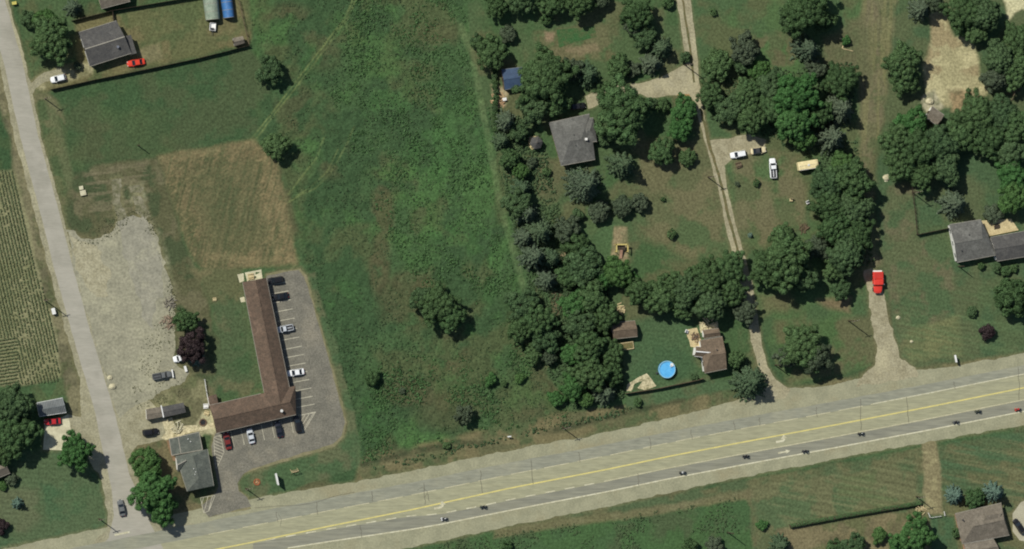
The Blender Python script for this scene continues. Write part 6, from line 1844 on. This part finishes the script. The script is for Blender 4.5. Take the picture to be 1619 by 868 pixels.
 (1150, 172, 24, 'D', 'dark tree of the cluster above the gravel spur, leftmost'),
 (1180, 150, 28, 'D', 'dark tree of the cluster behind the bright one'),
 (1186, 188, 26, 'D', 'dark tree directly above the parked tan car'),
 (1215, 135, 26, 'D', 'dark tree at the upper middle of the cluster'),
 (1218, 175, 26, 'D', 'dark tree at the lower middle of the cluster'),
 (1200, 112, 18, 'B', 'bright tree at the upper left edge of the cluster'),
 (1256, 148, 36, 'B', 'large bright green tree in the cluster centre'),
 (1252, 190, 34, 'B', 'large bright green tree at the lower cluster centre'),
 (1268, 218, 20, 'B', 'bright green tree above the camper'),
 (1277, 78, 26, 'C', 'grey-brown conifer above the bright cluster trees'),
 (1290, 108, 16, 'O', 'olive tree below the grey-brown conifer'),
 (1272, 14, 40, 'D', 'huge dark tree at the top edge left of the mown track'),
 (1250, 30, 24, 'D', 'dark tree on the left flank of the huge top-edge one'),
 (1300, 30, 22, 'D', 'dark tree on the right flank of the huge top-edge one'),
 (1328, 128, 30, 'D', 'dark tree at the upper right corner of the cluster'),
 (1330, 172, 30, 'C', 'dark ragged conifer on the track side of the cluster'),
 (1316, 218, 26, 'C', 'grey conifer above the big tree mass beside the track'),
 (1296, 178, 22, 'D', 'dark tree between bright trees and ragged conifer'),
 (1338, 64, 7, 'B', 'small bright shrub beside the cream garden edging'),
 # far right
 (1426, 100, 32, 'D', 'full dark tree between the mown track and sandy clearing'),
 (1430, 126, 24, 'D', 'dark tree at the foot of the full tree by the clearing'),
 (1456, 14, 22, 'C', 'grey conifer at the top edge left of the clearing'),
 (1476, 6, 16, 'O', 'olive tree at the top edge beside the grey conifer'),
 (1520, 20, 30, 'D', 'dark tree at the top edge above the clearing'),
 (1556, 22, 30, 'D', 'dark tree at the top edge right of the clearing'),
 (1540, 48, 22, 'D', 'dark tree at the lower rim of the top-edge pair'),
 (1608, 64, 30, 'D', 'dark tree at the right edge near the top'),
 (1578, 92, 30, 'D', 'dark tree on the right rim of the clearing'),
 (1606, 112, 28, 'D', 'dark tree at the right edge level with the clearing'),
 (1572, 122, 22, 'O', 'olive tree at the lower right rim of the clearing'),
 (1440, 196, 26, 'B', 'bright tree left of the square-roofed cabin'),
 (1416, 222, 28, 'D', 'dark tree on the track side of the big right-hand group'),
 (1446, 236, 32, 'D', 'large dark tree in the middle of the right-hand group'),
 (1480, 228, 32, 'D', 'large dark tree just below the square-roofed cabin'),
 (1420, 258, 28, 'D', 'dark tree at the lower left of the right-hand group'),
 (1455, 272, 28, 'D', 'dark tree at the lower middle of the right-hand group'),
 (1492, 262, 30, 'D', 'dark tree at the lower right of the right-hand group'),
 (1512, 212, 26, 'D', 'dark tree right of the cabin shadow'),
 (1540, 182, 34, 'D', 'large dark tree below the sandy clearing'),
 (1580, 178, 32, 'D', 'large dark tree at the right edge below the clearing'),
 (1608, 200, 32, 'D', 'dark tree at the right edge in the lower woodland'),
 (1560, 222, 30, 'D', 'dark tree at the lower rim of the right-edge woodland'),
 (1596, 240, 26, 'D', 'dark tree at the lower right corner of the woodland'),
 (1600, 278, 26, 'B', 'bright green tree at the right edge below the woodland'),
 (1600, 312, 26, 'B', 'bright green tree at the right edge above the deck'),
 (1570, 338, 14, 'O', 'olive shrub at the north side of the pale deck'),
 (1510, 322, 27, 'C', 'pale grey bare-looking tree above the long grey house'),
 (1604, 468, 34, 'D', 'big smooth dark tree at the right edge below the house', 'R'),
 (1537, 493, 9, 'D', 'small green round shrub on the right lawn', 'R'),
 (1561, 525, 13, 'P', 'purple round shrub on the right lawn'),
 (1552, 421, 6, 'D', 'small shrub in front of the long grey house'),
 (1575, 424, 8, 'D', 'dark shrub at the corner of the grey wing'),
 (1590, 428, 8, 'D', 'dark shrub below the grey wing roof'),
 (1604, 424, 7, 'D', 'dark shrub below the grey wing at the right edge'),
 # south-east
 (1511, 783, 17, 'G', 'blue-green conifer north-west of the corner bungalow'),
 (1542, 788, 17, 'D', 'dark smooth bush between two blue-green conifers', 'R'),
 (1573, 778, 20, 'G', 'blue-green conifer behind the corner bungalow'),
 (1446, 846, 33, 'B', 'large bright tree at the bottom edge left of the bungalow'),
 (1420, 862, 20, 'B', 'bright tree at the bottom edge beside the large one'),
 (1390, 846, 12, 'B', 'small bright bush at the bottom edge'),
 (1350, 862, 20, 'D', 'dark tree at the bottom edge below the long hedge'),
 (1320, 866, 14, 'D', 'dark bush at the bottom edge below the long hedge'),
 (1235, 862, 20, 'C', 'grey conifer at the bottom edge left of the long hedge'),
 (1205, 830, 8, 'B', 'small bright bush left of the long hedge end'),
 (1512, 842, 8, 'D', 'dark shrub at the west wall of the corner bungalow'),
 (1090, 866, 14, 'D', 'dark bush at the bottom edge in the southern field'),
 (1130, 862, 14, 'O', 'olive bush at the bottom edge near the scrub pole'),
 (800, 866, 10, 'D', 'dark bush at the bottom edge just south of the highway'),
]
for row in TREES:
    px, py, r, k, lab = row[:5]
    if 60 < py < 460 and 740 < px < 850:
        sx_ = float(np.interp(py, [q[1] for q in STRIP], [q[0] for q in STRIP]))
        r = r * (.88 if px < 835 else .95); px = max(px, sx_ + 4 + r * 1.0)
    tree(px, py, r, k, lab, size=row[5] if len(row) > 5 else None, hs=TRND.uniform(.85, 1.15), sx=TRND.uniform(.92, 1.08), sy=TRND.uniform(.92, 1.08))
# the clipped row of little conifers along the mown strip
for k in range(12):
    tree(783 - 1.2 * math.sin(k), 112 + k * 8.4, 5.2, 'D', 'one of the dark little bushes in the clipped row along the mown strip', name='hedge_bush', cat='shrub', group='clipped row along the mown strip', size='S', hs=1.3)

def hedge(pts, wd, h, label):
    o = P(*pts[0]); r = empty('clipped_hedge', (o.x, o.y, 0), 0, label, 'hedge')
    rs = np.random.RandomState(5); C, N_ = [], []
    body = MB()
    for a, b in zip(pts[:-1], pts[1:]):
        a, b = P(*a) - o, P(*b) - o; L = (b - a).length; d = (b - a) / L; nn = Vector((-d.y, d.x, 0))
        body.bar(a + Vector((0, 0, 0)), b + Vector((0, 0, 0)), wd * .8, h * .9)
        k = int(L * 60)
        t = rs.uniform(0, L, k); s = rs.uniform(-1, 1, k)
        z = h * (1 - .25 * s ** 4) * rs.uniform(.9, 1.06, k); low = rs.rand(k) < .35
        s = np.where(low, np.sign(s) * rs.uniform(.92, 1.05, k), s); z = np.where(low, rs.uniform(.1, h * .9, k), z)
        C.append(np.stack([a.x + d.x * t + nn.x * s * wd / 2, a.y + d.y * t + nn.y * s * wd / 2, z], 1))
        N_.append(np.stack([nn.x * s, nn.y * s, np.where(low, .2, 1.0)], 1) + rs.normal(0, .35, (k, 3)))
    C, N_ = np.concatenate(C), np.concatenate(N_)
    body.build('branches', MT['bark'], r)
    v, f = quads_np(C, N_, .17, rs)
    me = mesh_np('foliage', v, f, LM['D'])
    col = np.stack([rs.uniform(0, 1, len(C)), rs.uniform(.3, .8, len(C)), np.zeros(len(C)), np.ones(len(C))], 1)
    ca_ = me.color_attributes.new('tint', 'FLOAT_COLOR', 'CORNER'); ca_.data.foreach_set('color', np.repeat(col, 4, axis=0).astype(np.float32).ravel())
    link('foliage', me, r)
hedge([(1248, 831.5), (1330, 816), (1400, 804), (1455, 795)], 1.1, 1.5, 'long low clipped hedge across the grass south of the highway')

# ------------------------------------------------------------------ uncountable growth
def weeds(name, poly, n, seed, mat, sz=(.22, .5), thr=.45, sc=8, lh=.35, over=False):
    """tall weeds as low leafy humps"""
    rs = np.random.RandomState(seed)
    p = np.array(poly, float)
    X = rs.uniform(p[:, 0].min(), p[:, 0].max(), n * 3); Y = rs.uniform(p[:, 1].min(), p[:, 1].max(), n * 3)
    q = [P(x, y) for x, y in zip(X[:1], Y[:1])]
    # pixel to ground, the flat-plane solution in bulk
    d = np.stack([FW.x * D + RT.x * (X - CX) / S, (CY - Y) / S, FW.z * D + RT.z * (X - CX) / S], 1)
    s = -CLOC.z / d[:, 2]
    gx_, gy_ = CLOC.x + d[:, 0] * s, d[:, 1] * s
    ok = (sdf(poly, X, Y) < -2) & (fbm(gx_, gy_, sc, 4, seed) + rs.uniform(-.08, .08, len(X)) > thr)
    ok &= linedist(STRIP, X, Y) > 7
    for pl in ([] if over else FLAT):
        bb = np.array(pl)
        near = ok & (X > bb[:, 0].min()) & (X < bb[:, 0].max()) & (Y > bb[:, 1].min()) & (Y < bb[:, 1].max())
        if near.any():
            i = np.where(near)[0]; ok[i[sdf(pl, X[i], Y[i]) < 3]] = False
    gx_, gy_ = gx_[ok][:n], gy_[ok][:n]; k = len(gx_)
    per = 7
    r_ = rs.uniform(*sz, k)
    d = rs.randn(k, per, 3); d[..., 2] = np.abs(d[..., 2]) + .3; d /= np.linalg.norm(d, axis=2, keepdims=True)
    c = np.stack([gx_, gy_, np.full(k, .0)], 1)[:, None, :] + d * r_[:, None, None] * np.array([1, 1, .8]) * rs.uniform(.6, 1.1, (k, per, 1))
    c[..., 2] = np.maximum(c[..., 2] * lh / .35, .12)
    v, f = quads_np(c.reshape(-1, 3), d.reshape(-1, 3) + rs.normal(0, .3, (k * per, 3)), np.repeat(r_, per) * .62, rs)
    me = mesh_np(name, v, f, mat)
    lt = np.clip(np.repeat(rs.uniform(0, 1, k), per) + rs.normal(0, .2, k * per), 0, 1)
    lb = np.clip(np.repeat(rs.uniform(.2, .7, k), per) + rs.normal(0, .15, k * per), 0, 1)
    col = np.stack([lt, lb, lt * 0, lt * 0 + 1], 1)
    a = me.color_attributes.new('tint', 'FLOAT_COLOR', 'CORNER'); a.data.foreach_set('color', np.repeat(col, 4, axis=0).astype(np.float32).ravel())
    return tag(link(name, me), kind='stuff')
WM = leaf_material('meadow_leaves', (.052, .110, .038), (.066, .128, .046))
WM2 = leaf_material('meadow_grass', (.056, .100, .042), (.078, .112, .052))
WM3 = leaf_material('weed_leaves', (.110, .125, .062), (.150, .150, .085))
weeds('meadow_weeds', [(560, -20), (735, -20), (742, 60), (775, 170), (800, 300), (812, 400), (835, 455), (800, 520), (640, 440), (560, 250), (520, 150)], 4500, 5, WM, sz=(.14, .42), thr=.52, sc=6)
weeds('meadow_weeds', [(560, 560), (700, 560), (830, 540), (900, 640), (900, 660), (570, 735)], 2500, 6, WM, sz=(.14, .42), thr=.5)
weeds('meadow_grass', MEADOW, 8000, 7, WM2, sz=(.12, .28), thr=.42, sc=12)
weeds('scrub', [(600, 866), (980, 816), (1172, 782), (1180, 880), (600, 900)], 1600, 9, WM2, sz=(.15, .35), thr=.5, sc=6)
weeds('hedgerow_undergrowth', [(780, 180), (850, 180), (880, 300), (905, 420), (960, 440), (985, 520), (990, 630), (900, 650), (850, 570), (830, 470), (800, 320)], 6000, 10, WM2, sz=(.18, .42), thr=.3, lh=.6)
weeds('woodland_undergrowth', [(1110, 120), (1350, 95), (1360, 240), (1385, 420), (1300, 440), (1290, 260), (1220, 222), (1120, 190)], 3000, 11, WM2, sz=(.18, .42), thr=.35, lh=.6)
weeds('ditch_growth', [(572, 744), (640, 722), (800, 686), (1000, 640), (1000, 655), (800, 698), (640, 738)], 900, 12, WM2, sz=(.2, .5), thr=.45, sc=5)
for k, (pl, n) in enumerate([([(246, 380), (262, 400), (280, 470), (284, 530), (272, 560), (262, 540), (266, 480), (252, 420)], 420),
                            ([(222, 530), (255, 500), (272, 540), (262, 590), (235, 600), (215, 585)], 160),
                            ([(140, 350), (180, 330), (240, 330), (250, 375), (235, 372), (205, 356), (185, 372), (150, 392), (118, 385)], 420),
                            ([(205, 610), (262, 600), (290, 592), (300, 625), (260, 640), (215, 650)], 260)]):
    weeds('lot_weeds', pl, n, 40 + k, WM3, sz=(.06, .20), thr=.5, sc=3, lh=.16, over=True)
# rows of the crop
def crop():
    rs = np.random.RandomState(3)
    C, N_ = [], []
    ang = (P(40, 600) - P(0, 440)); ang = Vector((P(62, 430) - P(24, 268)).xy).normalized()
    nrm = Vector((-ang.y, ang.x))
    o = P(40, 420)
    for k in range(-4, 46):
        base = Vector((o.x, o.y)) + nrm * (.92 * -k + 6)
        for t in np.arange(-40, 40, .33):
            q = base + ang * t + nrm * float(rs.normal(0, .05))
            C.append((q.x, q.y)); 
    C = np.array(C)
    X, Y = to_px(C[:, 0], C[:, 1])
    ok = (sdf(CROP, X, Y) < -2) & (X > -60) & (fbm(C[:, 0], C[:, 1], 7, 3, 88) + rs.uniform(-.25, .25, len(C)) > .27)
    lower = (Y > 535 - .1 * X) & (X < 28)
    C = C[ok & ~lower]
    # the far corner is drilled the other way
    E = []
    a2 = Vector((P(40, 560) - P(0, 566)).xy).normalized(); n2 = Vector((-a2.y, a2.x)); o2 = P(0, 570)
    for k in range(-14, 14):
        for t in np.arange(-14, 8, .33):
            q = Vector((o2.x, o2.y)) + n2 * (.95 * k) + a2 * t + n2 * float(rs.normal(0, .05)); E.append((q.x, q.y))
    E = np.array(E); X, Y = to_px(E[:, 0], E[:, 1])
    E = E[(sdf(CROP, X, Y) < -2) & (Y > 535 - .1 * X) & (X < 28)]
    C = np.concatenate([C, E]); k = len(C); per = 6
    d = rs.randn(k, per, 3); d[..., 2] = np.abs(d[..., 2]) + .4; d /= np.linalg.norm(d, axis=2, keepdims=True)
    c = np.stack([C[:, 0], C[:, 1], np.full(k, .08)], 1)[:, None] + d * .24
    v, f = quads_np(c.reshape(-1, 3), d.reshape(-1, 3) + rs.normal(0, .3, (k * per, 3)), np.full(k * per, .21), rs)
    me = mesh_np('crop_rows', v, f, leaf_material('crop_leaves', (.098, .124, .058), (.124, .146, .072)))
    col = np.stack([rs.uniform(0, 1, k * per), rs.uniform(.2, .8, k * per), np.zeros(k * per), np.ones(k * per)], 1)
    a = me.color_attributes.new('tint', 'FLOAT_COLOR', 'CORNER'); a.data.foreach_set('color', np.repeat(col, 4, axis=0).astype(np.float32).ravel())
    tag(link('crop_rows', me), kind='stuff')
crop()
